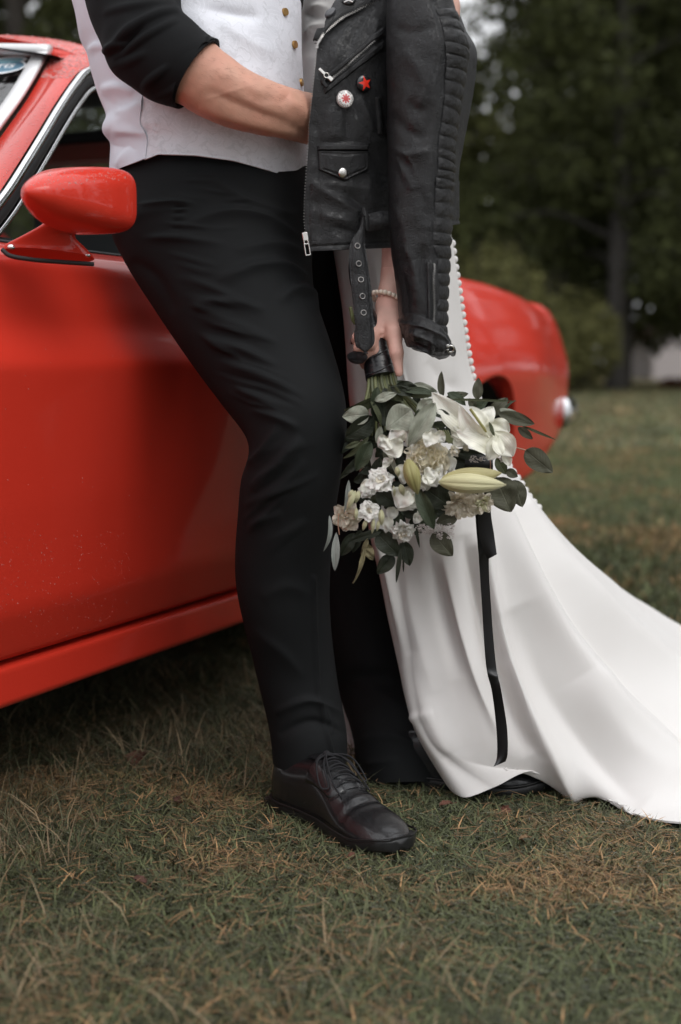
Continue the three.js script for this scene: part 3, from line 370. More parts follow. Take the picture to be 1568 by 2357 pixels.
    mesh('windscreen_trim', (() => { const c = new THREE.CatmullRomCurve3(wsOut.map(put)); return grid(60, 8, (u, v) => { const p = c.getPoint(u), t = c.getTangent(u), w = sd > 0 ? CN.clone().negate() : CN.clone(), up = w.clone().cross(t).normalize(); if (up.y < 0) up.negate(); const a = v * 2 * PI, r = (q) => Math.sign(q) * Math.sqrt(Math.abs(q)); return p.addScaledVector(w, 0.017 + 0.017 * r(Math.cos(a))).addScaledVector(up, 0.011 + 0.006 * r(Math.sin(a))); }, { closed: true, cap0: true, cap1: true }); })(), brightTrim, car);
    mesh('belt_trim', grid(40, 8, (u, v) => { const s = lerp(0.0, 1.3, u), a = v * 2 * PI; return put([s, -0.066 + 0.006 * Math.cos(a), topY(s) + 0.001 + 0.004 * Math.sin(a)]); }, { closed: true }), rubber, car);
  }
  const wsc = (u, v) => { const e = cat(wsOut, u); const bow = -0.05 * Math.sin(PI * v) * (1 - 0.3 * u); return C(e[0] + bow, lerp(e[1], -1.76 - e[1], v), e[2] + 0.028 * Math.sin(PI * v) * u * u); };
  const ws = mesh('windscreen', grid(30, 40, wsc), wetGlass, car);
  mesh('header_trim', grid(60, 8, (u, v) => { const p = wsc(0.985, u), a = v * 2 * PI, r = (q) => Math.sign(q) * Math.sqrt(Math.abs(q)); return p.addScaledVector(CL, -0.006 + 0.013 * r(Math.cos(a))).add(V(0, 0.010 + 0.012 * r(Math.sin(a)), 0)); }, { closed: true, cap0: true, cap1: true }), brightTrim, car);
  mesh('roof_lip', grid(6, 44, (u, v) => wsc(1, v).lerp(roofP(0.004, v), u).add(V(0, 0.006 * Math.sin(PI * u), 0))), wetPaint, car);
  mesh('headlining', grid(16, 10, (u, v) => C(lerp(0.62, 1.45, u), lerp(-0.33, -1.43, v), 1.27 + 0.07 * Math.sin(PI * v))), cabin, car);
  // sticker at the top corner of the windscreen
  const cv = document.createElement('canvas'); cv.width = 512; cv.height = 300; const cx = cv.getContext('2d'); cx.clearRect(0, 0, 512, 300);
  cx.fillStyle = '#e9ecee'; cx.beginPath(); cx.ellipse(256, 170, 246, 118, 0, 0, 7); cx.fill(); cx.beginPath(); cx.ellipse(330, 80, 150, 66, -0.15, 0, 7); cx.fill(); cx.fillStyle = '#5d7f93'; cx.beginPath(); cx.ellipse(256, 172, 226, 98, 0, 0, 7); cx.fill(); cx.fillStyle = '#86b9c6'; cx.beginPath(); cx.ellipse(330, 88, 120, 44, -0.15, 0, 7); cx.fill();
  cx.fillStyle = '#f3f4f4'; cx.font = 'italic bold 104px serif'; cx.textAlign = 'center'; cx.save(); cx.translate(262, 206); cx.rotate(-0.03); cx.fillText('Parts', 0, 0); cx.restore(); cx.strokeStyle = '#e9ecee'; cx.lineWidth = 6; cx.beginPath(); cx.moveTo(250, 100); cx.lineTo(400, 70); cx.stroke();
  const st = new THREE.CanvasTexture(cv); st.colorSpace = THREE.SRGBColorSpace;
  mesh('sticker', grid(8, 12, (u, v) => { const p = wsc(lerp(0.80, 0.955, u), lerp(0.155, 0.035, v)); return p.add(C(0, 0, 0).sub(CO).set(0, 0.0, 0)).addScaledVector(CL, -0.003).add(V(0, 0.003, 0)); }, { uvs: (u, v) => [v, u] }), MS({ map: st, transparent: true, alphaTest: 0.5, roughness: 0.5 }), car);
  // cabin
  const box = (n, s, nn, y, a, b, c, r = 0.04, m = cabin) => mesh(n, new RoundedBoxGeometry(a, b, c, 3, r).applyMatrix4(new THREE.Matrix4().makeBasis(CL, V(0, 1, 0), CN.clone()).setPosition(C(s, nn, y))), m, car);
  box('quarter_trim', 1.35, -1.56, 1.06, 1.2, 0.42, 0.03, 0.01); box('parcel_shelf', 2.0, -0.88, 0.93, 0.5, 0.03, 1.3, 0.01); box('rear_headliner', 1.55, -0.88, 1.255, 0.35, 0.03, 1.1, 0.01);
  box('dashboard', 0.12, -0.88, 0.80, 0.34, 0.2, 1.5); for (const n of [-0.5, -1.26]) { box('seat', 0.85, n, 0.48, 0.5, 0.2, 0.5, 0.06); box('seat_back', 1.16, n, 0.8, 0.16, 0.66, 0.48, 0.06); } box('rear_bench', 1.75, -0.88, 0.7, 0.25, 0.5, 1.2, 0.06); for (const n of [-0.13, -1.63]) box('door_card', 0.6, n, 0.57, 1.35, 0.5, 0.04, 0.015);
  const sw = new THREE.TorusGeometry(0.18, 0.013, 10, 40); mesh('steering_wheel', sw.applyMatrix4(new THREE.Matrix4().makeBasis(CN, V(0.404 * 0.35, 0.94, -0.915 * 0.35), CL).setPosition(C(0.42, -1.25, 0.86))), cabin, car);
}
// ------------------------------------------------------------------ the mirror on the door
{
  const A = CL.clone().addScaledVector(CN, -0.02).normalize(), B = CN.clone().addScaledVector(CL, 0.02).normalize(), U = V(0, 1, 0);
  const ctr = P(207, 462, 2.0), rows = [[-0.215, 0.0015, 0.0015, 0.006, 2], [-0.208, 0.009, 0.008, 0.006, 2], [-0.185, 0.024, 0.0185, 0.005, 2.1], [-0.15, 0.036, 0.029, 0.004, 2.3], [-0.11, 0.047, 0.0365, 0.003, 2.6], [-0.05, 0.057, 0.0425, 0.001, 3.2], [0, 0.061, 0.0445, 0.0, 3.8], [0.02, 0.0605, 0.0442, 0, 4], [0.028, 0.058, 0.0415, 0, 4], [0.03, 0.053, 0.037, 0, 4]];
  const shell = grid(70, 64, (u, v) => { const k = cat(rows, u), t = v * 2 * PI + 0.0, e = 2 / k[4], cs = Math.cos(t), sn = Math.sin(t); return ctr.clone().addScaledVector(A, k[0] * (k[0] < 0 ? 0.69 : 1)).addScaledVector(B, k[1] * Math.sign(cs) * Math.pow(Math.abs(cs), e)).addScaledVector(U, k[3] + k[2] * Math.sign(sn) * Math.pow(Math.abs(sn), e) - 0.01 * (k[0] < 0 ? k[0] / -0.215 : 0)); }, { closed: true, cap0: true });
  const mir = mesh('wing_mirror', shell, MP({ color: RED, roughness: 0.45, specularIntensity: 0.2, clearcoat: 0.6, clearcoatRoughness: 0.04 }), car);
  mesh('mirror_glass', new THREE.CircleGeometry(1, 40).applyMatrix4(new THREE.Matrix4().makeBasis(B.clone().multiplyScalar(0.052), U.clone().multiplyScalar(0.034), A).setPosition(ctr.clone().addScaledVector(A, 0.024))), MS({ color: lin(0.7, 0.72, 0.74), metalness: 1, roughness: 0.03 }), mir);
  const d0 = 2.03, rowsS = [[8, 575, 214, 600], [14, 562, 206, 590], [52, 542, 186, 574], [92, 520, 164, 562], [110, 506, 162, 548], [116, 492, 170, 532], [116, 478, 178, 522]];
  const stem = grid(40, 28, (u, v) => { const k = cat(rowsS, u), dd = 2.045, L = P(k[0], k[1], dd - 0.03), R = P(k[2], k[3], dd + 0.02), c = L.clone().add(R).multiplyScalar(0.5), a = R.clone().sub(L).multiplyScalar(0.5), t = v * 2 * PI; return c.addScaledVector(a, Math.sign(Math.cos(t)) * Math.pow(Math.abs(Math.cos(t)), 0.8)).addScaledVector(CN.clone().addScaledVector(U, 0.3).normalize(), lerp(0.02, 0.022, u) * Math.sin(t)); }, { closed: true, cap0: true, cap1: true });
  mesh('mirror_foot', stem, mir.material, mir);
  const gk = tube([P(5, 574, 2.01), P(20, 587, 2.008), P(70, 597, 2.01), P(140, 603, 2.025), P(216, 608, 2.045)], 0.0032, 40, 8); mesh('gasket', gk, rubber, mir);
  const dm = []; const sm = [mir, ...mir.children.filter((q) => q.name === 'mirror_foot')];
  for (const [x, y, r] of [[26, 569, 0.0055], [202, 588, 0.0045]]) { const k = hit(sm, x, y); dm.push(moved(new THREE.SphereGeometry(r, 14, 8, 0, 7, 0, PI / 2).rotateX(PI / 2).scale(1, 0.75, 0.6), onFrame(k))); } for (const g of dm) mesh('screw', g, chrome, mir);
  // rain on the paint: real beads
  const R = rng(66), beads = new THREE.InstancedMesh(new THREE.SphereGeometry(1, 8, 5, 0, 7, 0, PI / 2).rotateX(PI / 2), MP({ color: lin(0.95, 0.6, 0.56), roughness: 0.03, transmission: 0.7, thickness: 0.001, ior: 1.33 }), 4600); beads.name = 'raindrop'; let k = 0; const mt = new THREE.Matrix4();
  const surf = car.children.filter((q) => ['roof', 'roof_corner', 'windscreen_pillar'].includes(q.name) || q === mir), door = car.children.filter((q) => q.name === 'door' || q.name === 'sill');
  const inv = new THREE.Matrix4().makeTranslation(-car.position.x, -car.position.y, -car.position.z);
  const drop = (m, x, y, r, ny) => { const h = hit(m, x, y); if (!h.ok || h.n.y < ny) return; mt.copy(onFrame(h, Math.abs(h.n.y) > 0.95 ? CL : V(0, 1, 0))).scale(V(r, r * (0.8 + 0.5 * R()), r * 0.55)); beads.setMatrixAt(k++, mt.premultiply(inv)); };
  for (let i = 0; i < 3600 && k < 3300; i++) drop(surf, R() * 230, 70 + R() * 110, 0.001 + 0.0022 * R() * R(), 0.3);
  for (let i = 0; i < 260; i++) drop(surf, R() * 200, 120 + R() * 320, 0.0006 + 0.001 * R() * R(), 0.1);
  for (let i = 0; i < 320; i++) drop([mir], 60 + R() * 240, 388 + R() * 40, 0.0005 + 0.0007 * R() * R(), 0.3);
  for (let i = 0; i < 330; i++) drop(door, R() * 300, 1220 + R() * 250, 0.0004 + 0.0007 * R() * R(), -1);
  for (let i = 0; i < 60; i++) drop(door, R() * 380, 620 + R() * 700, 0.0004 + 0.0007 * R() * R(), -1);
  beads.count = k; beads.userData.kind = 'stuff'; car.add(beads);
}

// ------------------------------------------------------------------ cloth and skin
const weave = (s, n = 64) => tex(256, s, (u, v) => 0.5 + 0.25 * Math.sin(u * PI * 2 * n) * Math.sin(v * PI * 2 * n) + 0.3 * (tval(21)(u * n, v * n, n) - 0.5));
const wool = MP({ color: lin(0.0085, 0.0092, 0.0097), roughness: 0.75, specularIntensity: 0.3, bumpMap: weave(0.05, 60), bumpScale: 0.00025 });
const shirtM = MP({ color: lin(0.0042, 0.0045, 0.005), roughness: 0.8, specularIntensity: 0.35, bumpMap: weave(0.04, 60), bumpScale: 0.0002 });
const paisley = (() => { const f = tfbm(3, 3), w = [[0.22, 0.3, 0.17], [0.7, 0.2, 0.15], [0.45, 0.68, 0.19], [0.88, 0.72, 0.16], [0.1, 0.82, 0.12]]; return (u, v) => { let m = 0; for (const [x, y, r] of w) { let dx = u - x, dy = v - y; dx -= Math.round(dx); dy -= Math.round(dy); const d = Math.hypot(dx, dy) / r, a = Math.atan2(dy, dx); if (d < 1.15) m = Math.max(m, sstep(0.1, 0.25, 0.5 + 0.5 * Math.cos(d * 22 + a * 2 + 2 * Math.sin(a * 3))) * sstep(1.15, 0.95, d)); } const g = f(u, v, 9); const q = Math.abs(f(u + 0.03 * Math.sin(v * 31), v + 0.03 * Math.sin(u * 37), 7) - 0.5); return clamp(m * 0.35 + 0.75 * sstep(0.05, 0.01, q) + 0.3 * sstep(0.5, 0.6, g)); }; })();
const brocade = MP({ color: 0xffffff, map: tex(512, 0.13, (u, v) => { const k = 0.87 - 0.06 * paisley(u, v) + 0.03 * (tval(31)(u * 170, v * 170, 170) - 0.5); return [k * 0.985, k * 0.99, k * 1.02]; }, true), roughnessMap: tex(512, 0.13, (u, v) => lerp(0.62, 0.42, paisley(u, v))), roughness: 1, bumpMap: tex(512, 0.13, (u, v) => 0.6 * paisley(u, v) + 0.2 * tval(32)(u * 170, v * 170, 170)), bumpScale: 0.0003 });
const satinGrey = MP({ color: lin(0.66, 0.68, 0.75), roughness: 0.42, sheen: 0.4, sheenRoughness: 0.4, sheenColor: lin(0.5, 0.52, 0.6), bumpMap: weave(0.03, 50), bumpScale: 0.00015 });
const skinTex = (r, g, b, seed) => { const f = tfbm(seed, 5), h = tfbm(seed + 3, 3); return MP({ color: 0xffffff, map: tex(512, 0.12, (u, v) => { const k = 0.90 + 0.2 * f(u, v, 9), q = 0.3 * (h(u, v, 5) - 0.5); return [r * k * (1 + 0.25 * q), g * k * (1 - 0.3 * q), b * k * (1 - 0.3 * q)].map((c) => Math.pow(c, 1 / 2.2)); }, true), roughness: 0.52, bumpMap: tex(512, 0.035, (u, v) => 0.5 * f(u, v, 40) + 0.5 * tval(seed + 9)(u * 70, v * 70, 70)), bumpScale: 0.00035, sheen: 0.15, sheenColor: lin(0.6, 0.3, 0.2) }); };
const skinMan = skinTex(0.54, 0.275, 0.19, 41), skinBride = skinTex(0.68, 0.40, 0.325, 51);
const leatherG = (() => { const cells = (() => { const R = rng(3), p = Array.from({ length: 900 }, () => [R(), R()]), c = Array.from({ length: 900 }, () => []); for (const q of p) { const i = Math.floor(q[0] * 30), j = Math.floor(q[1] * 30); for (let a = -1; a < 2; a++) for (let b = -1; b < 2; b++) c[((j + b + 30) % 30) * 30 + (i + a + 30) % 30].push(q); } return c; })(); return (u, v) => { let a = 1, b = 1; for (const [x, y] of cells[Math.floor(v * 30) * 30 + Math.floor(u * 30)]) { let dx = Math.abs(u - x), dy = Math.abs(v - y); dx = Math.min(dx, 1 - dx); dy = Math.min(dy, 1 - dy); const d = Math.hypot(dx, dy) * 30; if (d < a) { b = a; a = d; } else if (d < b) b = d; } return sstep(0, 0.35, b - a); }; })();
const lf = tfbm(91, 5);
const leather = MP({ color: 0xffffff, map: tex(512, 0.3, (u, v) => { const k = 0.8 + 0.4 * sstep(0.3, 0.75, lf(u, v, 7)); return [0.004 * k, 0.004 * k, 0.0046 * k].map((c) => Math.pow(c, 1 / 2.2)); }, true), roughness: 1, roughnessMap: tex(256, 0.25, (u, v) => 0.27 + 0.2 * lf(u, v, 9)), bumpMap: tex(512, 0.045, (u, v) => 0.7 * leatherG(u, v) + 0.5 * lf(u, v, 12)), bumpScale: 0.0006, specularIntensity: 0.95 });
const shoeLeather = MP({ color: lin(0.006, 0.006, 0.0068), roughness: 0.27, specularIntensity: 0.9, bumpMap: tex(512, 0.035, (u, v) => leatherG(u, v) * 0.5 + 0.6 * lf(u, v, 14)), bumpScale: 0.0003, clearcoat: 0.4, clearcoatRoughness: 0.12 });
const soleM = MS({ color: lin(0.008, 0.008, 0.008), roughness: 0.45 }), laceM = MS({ color: lin(0.009, 0.009, 0.011), roughness: 0.75, bumpMap: weave(0.006, 8), bumpScale: 0.0004 });
const gold = MS({ color: lin(0.42, 0.25, 0.09), metalness: 0.9, roughness: 0.33 }), steel = MS({ color: lin(0.62, 0.60, 0.57), metalness: 1, roughness: 0.27 });

// ------------------------------------------------------------------ the man
const man = thing('person', 'man in pale grey waistcoat and black trousers leaning back on the red car', 'person', V(-0.05, 0, -2.2));
{
  // trousers: near leg with the hips, far leg
  const near = loft([[262, 330, 706, 330, 2.27, 0.135, 2.2], [262, 400, 712, 400, 2.27, 0.135, 2.2], [264, 470, 720, 452, 2.265, 0.14, 2.2], [258, 538, 722, 510, 2.26, 0.14, 2.2], [282, 595, 722, 560, 2.25, 0.138, 2.1], [330, 672, 719, 612, 2.23, 0.128], [425, 815, 725, 680, 2.195, 0.11], [512, 932, 764, 800, 2.16, 0.097], [573, 1022, 798, 935, 2.125, 0.086], [556, 1106, 790, 1060, 2.135, 0.083], [549, 1175, 775, 1160, 2.15, 0.08], [542, 1290, 762, 1290, 2.17, 0.078], [551, 1385, 760, 1400, 2.18, 0.075], [587, 1535, 771, 1525, 2.195, 0.068], [612, 1640, 790, 1630, 2.195, 0.066], [624, 1700, 799, 1695, 2.19, 0.067], [628, 1752, 800, 1748, 2.19, 0.068]], { nu: 300, nv: 120, cap1: false });
  fold(near, [
    [[[500, 645], [580, 612], [650, 606], [712, 640]], 15, 10.2, 7], [[[440, 700], [520, 692], [615, 712]], 12, 7.2, 6], [[[470, 775], [555, 800], [640, 842]], 13, 8.7, 6], [[[505, 828], [600, 862], [680, 905]], 11, 8.0, 5], [[[540, 888], [640, 935]], 11, 7.2, 6], [[[575, 940], [640, 960], [690, 985]], 12, 7.2, 7], [[[470, 720], [560, 752], [640, 790]], 14, 5.1, 9],
    [[[640, 695], [675, 664], [715, 676], [735, 720]], 11, 11.6, 6], [[[575, 1122], [632, 1072], [692, 1008]], 15, 10.2, 8], [[[560, 1075], [600, 1040], [640, 980]], 10, 7.2, 6], [[[562, 1165], [640, 1120], [705, 1060]], 16, 5.8, 9], [[[570, 1210], [650, 1180]], 14, 4.3, 10],
    [[[430, 520], [500, 488], [600, 492], [690, 545]], 16, 7.2, 8], [[[320, 470], [400, 462], [450, 470]], 8, 5.1, 5], [[[330, 545], [420, 548], [520, 560]], 10, 4.3, 6], [[[540, 575], [630, 558], [712, 585]], 16, 7.2, 8], [[[420, 372], [418, 430], [408, 525]], 3, -3.2, 3, 1], [[[425, 372], [423, 430], [413, 525]], 4, 2.5, 4, 1], [[[470, 372], [520, 430], [600, 470], [690, 500]], 14, 5.1, 9], [[[300, 600], [360, 640], [400, 720]], 14, -5.8, 14],
    [[[722, 1330], [728, 1500], [738, 1620], [768, 1740]], 4.5, 5.2, 3.5, 1], [[[632, 1642], [700, 1612], [745, 1620], [790, 1642]], 10, 6.5, 7], [[[640, 1690], [720, 1660], [798, 1690]], 12, -5.1, 8], [[[745, 1625], [770, 1690]], 7, 5.8, 5], [[[600, 1380], [660, 1350], [720, 1370]], 20, 3.6, 14], [[[580, 1450], [650, 1500], [700, 1560]], 18, 3.6, 12], [[[780, 960], [790, 1020], [770, 1120]], 10, 2.9, 8]]);
  fold(near, [
    [[[387, 583], [445, 597], [503, 613]], 5.5, 2.9, 4.3], [[[409, 606], [454, 621], [499, 627]], 5.5, 3.0, 4.2], [[[405, 640], [478, 659], [552, 695]], 5.2, 2.4, 4.1], [[[420, 635], [505, 666], [589, 707]], 4.9, 3.2, 6.5], [[[429, 656], [498, 675], [566, 699]], 3.6, 1.5, 5.7], [[[425, 686], [486, 690], [548, 707]], 4.0, 2.7, 4.5], [[[436, 707], [488, 712], [540, 727]], 4.1, 2.9, 5.7], [[[437, 699], [481, 719], [525, 733]], 5.9, 2.9, 6.9], [[[433, 718], [520, 757], [608, 785]], 5.5, 2.0, 4.2], [[[461, 728], [515, 748], [568, 771]], 3.9, 3.0, 4.8], [[[461, 742], [552, 763], [643, 786]], 3.9, 2.8, 4.0], [[[456, 768], [501, 793], [547, 817]], 4.5, 3.4, 5.2], [[[473, 783], [509, 800], [545, 808]], 4.7, 1.5, 4.4], [[[480, 791], [525, 808], [571, 837]], 4.9, 3.4, 4.9], [[[520, 825], [598, 847], [675, 877]], 5.7, 3.2, 6.7], [[[499, 844], [578, 866], [657, 893]], 5.2, 1.9, 6.7], [[[537, 841], [623, 870], [708, 918]], 3.8, 3.3, 5.8], [[[499, 860], [569, 883], [640, 896]], 3.5, 3.2, 3.5], [[[547, 876], [626, 901], [704, 934]], 4.0, 2.7, 4.7], [[[555, 901], [616, 919], [677, 943]], 4.7, 3.1, 5.6], [[[525, 904], [603, 936], [681, 958]], 3.7, 2.5, 4.8], [[[564, 930], [612, 932], [659, 945]], 5.1, 3.2, 5.3], [[[577, 1049], [639, 1030], [701, 1012]], 6.6, 1.9, 5.2], [[[604, 1060], [666, 1038], [728, 1016]], 6.6, 1.9, 4.6], [[[581, 1080], [621, 1043], [660, 1006]], 6.1, 1.5, 5.2], [[[584, 1106], [638, 1075], [692, 1044]], 4.2, 2.0, 7.4], [[[571, 1134], [633, 1093], [694, 1051]], 6.0, 2.7, 5.3], [[[609, 1149], [674, 1120], [739, 1092]], 6.6, 3.1, 6.5], [[[577, 1163], [635, 1135], [694, 1107]], 6.0, 1.8, 4.3], [[[557, 1201], [585, 1176], [613, 1150]], 5.1, 2.7, 5.4], [[[589, 1206], [624, 1173], [659, 1140]], 4.5, 2.8, 5.3], [[[567, 1227], [590, 1205], [612, 1183]], 6.5, 3.1, 7.2], [[[612, 1252], [661, 1224], [709, 1196]], 5.7, 3.4, 7.0], [[[613, 1273], [661, 1238], [709, 1204]], 6.2, 2.7, 7.3], [[[421, 400], [478, 401], [536, 401]], 5.8, 2.3, 6.8], [[[423, 416], [456, 415], [489, 415]], 5.9, 2.4, 7.6], [[[450, 432], [488, 439], [527, 446]], 4.9, 1.6, 4.1], [[[385, 448], [429, 454], [472, 459]], 5.8, 1.5, 7.8], [[[517, 464], [547, 460], [577, 457]], 6.9, 2.4, 7.7], [[[511, 480], [547, 476], [583, 472]], 4.8, 1.3, 7.7], [[[598, 496], [650, 491], [702, 487]], 4.7, 1.4, 7.8], [[[379, 512], [431, 518], [484, 525]], 5.6, 2.3, 5.0], [[[487, 528], [518, 525], [548, 521]], 4.1, 1.4, 4.5], [[[348, 544], [408, 542], [468, 540]], 6.7, 2.0, 6.9]]);
  rough(near, 0.0016, 9, 3.3, 2); const tr = mesh('trousers', near, wool, man);
  const far = loft([[560, 440, 800, 440, 2.45, 0.12], [600, 580, 810, 580, 2.50, 0.125], [645, 760, 855, 750, 2.55, 0.115], [670, 950, 890, 940, 2.56, 0.1], [695, 1150, 915, 1150, 2.55, 0.095], [725, 1400, 935, 1400, 2.51, 0.085], [760, 1540, 955, 1540, 2.47, 0.08], [790, 1620, 978, 1620, 2.44, 0.072], [814, 1700, 1015, 1690, 2.375, 0.078], [819, 1765, 1046, 1760, 2.35, 0.085], [824, 1815, 1056, 1812, 2.335, 0.085]], { nu: 160, nv: 70, cap1: false });
  fold(far, [[[[830, 1705], [900, 1690], [980, 1720]], 14, 5, 8], [[[840, 1760], [920, 1745]], 10, 4, 7], [[[800, 1560], [880, 1600], [960, 1640]], 18, 4, 12]]);
  mesh('trouser_leg', rough(far, 0.002, 9, 5.1), wool, tr);
  // waistcoat
  const W = stations([[140, -150, 690, -150, 2.30, 0.135], [165, -50, 690, -50, 2.29, 0.135], [176, 15, 690, 15, 2.285, 0.135], [190, 85, 691, 85, 2.28, 0.135], [207, 125, 692, 130, 2.275, 0.137], [219, 175, 694, 180, 2.27, 0.138], [236, 228, 699, 240, 2.265, 0.14], [251, 275, 704, 290, 2.26, 0.142], [243, 305, 706, 330, 2.26, 0.143], [262, 336, 707, 365, 2.26, 0.143], [259, 395, 704, 410, 2.26, 0.143], [255, 460, 700, 470, 2.26, 0.143]]);
  const hem = [[150, 392], [262, 393], [310, 376], [364, 355], [450, 357.5], [540, 370], [620, 392], [698, 419], [760, 440]];
  const vest = (ta, tb, off) => grid(150, 90, (() => { const ends = {}; return (u, v, i, j) => { const t = lerp(ta, tb, v); const at = (q) => { const k = cat(W, q), c = V(k[0], k[1], k[2]), p = ringPt(k, t); return p.addScaledVector(p.clone().sub(c).normalize(), off); }; if (ends[j] === undefined) { let a = 0.5, b = 1; for (let m = 0; m < 24; m++) { const h = (a + b) / 2, q = px(at(h)); q[1] < interp(hem, q[0]) ? a = h : b = h; } ends[j] = a; } return at(u * ends[j]); }; })(), { out: P(475, 250, 2.27) });
  const ts = 2.14, vb = vest(ts + 0.0, 2 * PI - 1.2, 0), vf = vest(-1.2, ts + 0.02, 0.0022);
  fold(vb, [[[[205, 118], [225, 105], [240, 112]], 11.7, 4.5, 6], [[[235, 205], [275, 200], [310, 215]], 15.6, 6.8, 9], [[[240, 215], [262, 240], [275, 275]], 13.0, -2.1, 9], [[[265, 260], [300, 255], [345, 225]], 19.5, 6.0, 10], [[[260, 300], [300, 300], [345, 310]], 18.2, 6.0, 9], [[[245, 330], [290, 340], [320, 345]], 14.3, -2.7, 10], [[[270, 385], [290, 355], [305, 340]], 11.7, 5.2, 7], [[[280, 185], [290, 220], [280, 250]], 15.6, -1.5, 9]]);
  fold(vf, [[[[470, 18], [540, 30], [600, 40]], 16, -6, 12], [[[500, 50], [580, 100], [640, 130]], 20, 4, 20], [[[440, 20], [480, 70], [540, 130]], 22, 3, 18], [[[640, -40], [663, 60], [686, 150], [699, 230]], 4, -1.5, 3, 1], [[[352, 215], [357, 290], [366, 356]], 3, 1.6, 2.5, 1], [[[366, 352], [450, 354], [540, 366], [620, 387], [697, 414]], 2.5, -0.8, 2.5, 1], [[[600, 330], [650, 345], [700, 380]], 22, 4, 16], [[[400, 300], [500, 330], [600, 350]], 24, 2.5, 16]]);
  const vest1 = mesh('waistcoat', solid(rough(vf, 0.0012, 14, 1.1), 0.003), brocade, man, 'patterned pale grey waistcoat front'); mesh('waistcoat_back', solid(rough(vb, 0.003, 11, 2.1), 0.003), satinGrey, vest1, 'plain satin waistcoat back');
  for (const [x, y] of [[655, 28], [677, 103], [692, 190]]) { const k = hit(vest1, x, y); mesh('button', moved(new THREE.CylinderGeometry(0.0056, 0.0062, 0.0035, 20).rotateX(PI / 2), onFrame({ p: k.p.clone().addScaledVector(k.n, 0.002), n: k.n })), gold, vest1); }
  mesh('shirt', loft([[560, -160, 706, -160, 2.3, 0.09], [560, -60, 702, -60, 2.3, 0.09], [560, 0, 699, 0, 2.3, 0.09], [560, 30, 692, 30, 2.3, 0.09], [560, 80, 680, 80, 2.3, 0.08]], { nu: 40, nv: 40 }), shirtM, man);
  // sleeve
  const sl = loft([[165, -150, 430, -150, 2.16, 0.075], [186, -60, 416, -60, 2.14, 0.07], [199, 8, 411, 4, 2.125, 0.068], [217, 62, 414, 30, 2.11, 0.066], [238, 108, 430, 52, 2.095, 0.064], [256, 152, 452, 68, 2.08, 0.062], [300, 190, 470, 80, 2.07, 0.06], [345, 224, 488, 92, 2.065, 0.057], [402, 244, 501, 97, 2.062, 0.052]], { nu: 150, nv: 80, cap1: false });
  fold(sl, [[[[414, 24], [360, 38], [300, 72], [246, 120]], 11, 9, 6], [[[410, 46], [340, 85], [262, 140]], 9, 7, 6], [[[405, 10], [340, 14], [240, 30]], 12, 6, 8], [[[242, 122], [262, 108], [290, 100]], 9, 8, 6], [[[330, 60], [300, 95], [275, 135]], 9, -6, 9], [[[330, 205], [345, 185], [390, 150]], 8, 5, 6], [[[345, 228], [400, 205], [440, 170]], 9, 4, 7], [[[475, 92], [440, 165], [385, 238]], 5, 2.5, 3, 1], [[[255, 150], [300, 140], [340, 120]], 10, 5, 7]]);
  const sleeve = mesh('sleeve', solid(rough(sl, 0.003, 12, 7.7), 0.003), shirtM, man);
  mesh('sleeve_cuff', solid(loft([[352, 228, 488, 91, 2.063, 0.0565], [380, 238, 495, 94, 2.061, 0.055], [405, 245.5, 502.5, 97, 2.06, 0.0535]], { nu: 14, nv: 70, cap0: false, cap1: false }), -0.003), shirtM, sleeve);
  // forearm and hand, one body
  const arm = loft([[330, 220, 470, 80, 2.07, 0.04], [405, 236, 498, 104, 2.062, 0.041], [440, 256, 518, 120, 2.065, 0.0425], [500, 284, 567, 157, 2.07, 0.043], [560, 302, 615, 182, 2.08, 0.04], [620, 314, 658, 198, 2.10, 0.036], [668, 322, 694, 208, 2.14, 0.032], [706, 332, 722, 219, 2.175, 0.028], [740, 330, 752, 236, 2.21, 0.023]], { nu: 150, nv: 72 });
  fold(arm, [[[[470, 205], [540, 235], [610, 265], [680, 290]], 16, -4.5, 10], [[[455, 250], [540, 275], [640, 300], [700, 312]], 12, 4, 12], [[[490, 150], [560, 190], [640, 240]], 20, 3, 18], [[[660, 225], [690, 250], [700, 280]], 13, 4, 12], [[[665, 290], [690, 300], [712, 318]], 9, -3.5, 8], [[[560, 215], [620, 230], [670, 228]], 12, -2, 12], [[[470, 230], [520, 215], [570, 200]], 3, 0.9, 3], [[[540, 200], [600, 250], [660, 262]], 3, 0.8, 3]]);
  const hb = [], w0 = P(738, 283, 2.18), pk = [[795, 268, 2.235], [795, 285, 2.238], [794, 301, 2.24], [790, 316, 2.243]].map((q) => P(...q));
  for (const q of pk) hb.push([w0, q, 0.022, 0.0125]);
  pk.forEach((q, i) => { const e = [[845, 262], [858, 284], [852, 304], [836, 324]][i], m = P((790 + e[0]) / 2 + 6, e[1], 2.252), t = P(e[0], e[1] + 2, 2.285); hb.push([q, m, 0.0105, 0.0095, 0.006], [m, t, 0.0095, 0.0078, 0.006]); });
  hb.push([P(752, 262, 2.19), P(785, 240, 2.225), 0.015, 0.0115], [P(785, 240, 2.225), P(820, 233, 2.26), 0.0115, 0.0095]);
  const hd = nets(bones(hb, 0.012), P(720, 360, 2.15).add(V(0, 0, -0.2)), P(880, 200, 2.15).add(V(0.03, 0.02, 0.04)), 0.0032);
  const bodyM = mesh('body', merge([rough(arm, 0.0012, 30, 2.2), hd]), skinMan, man);
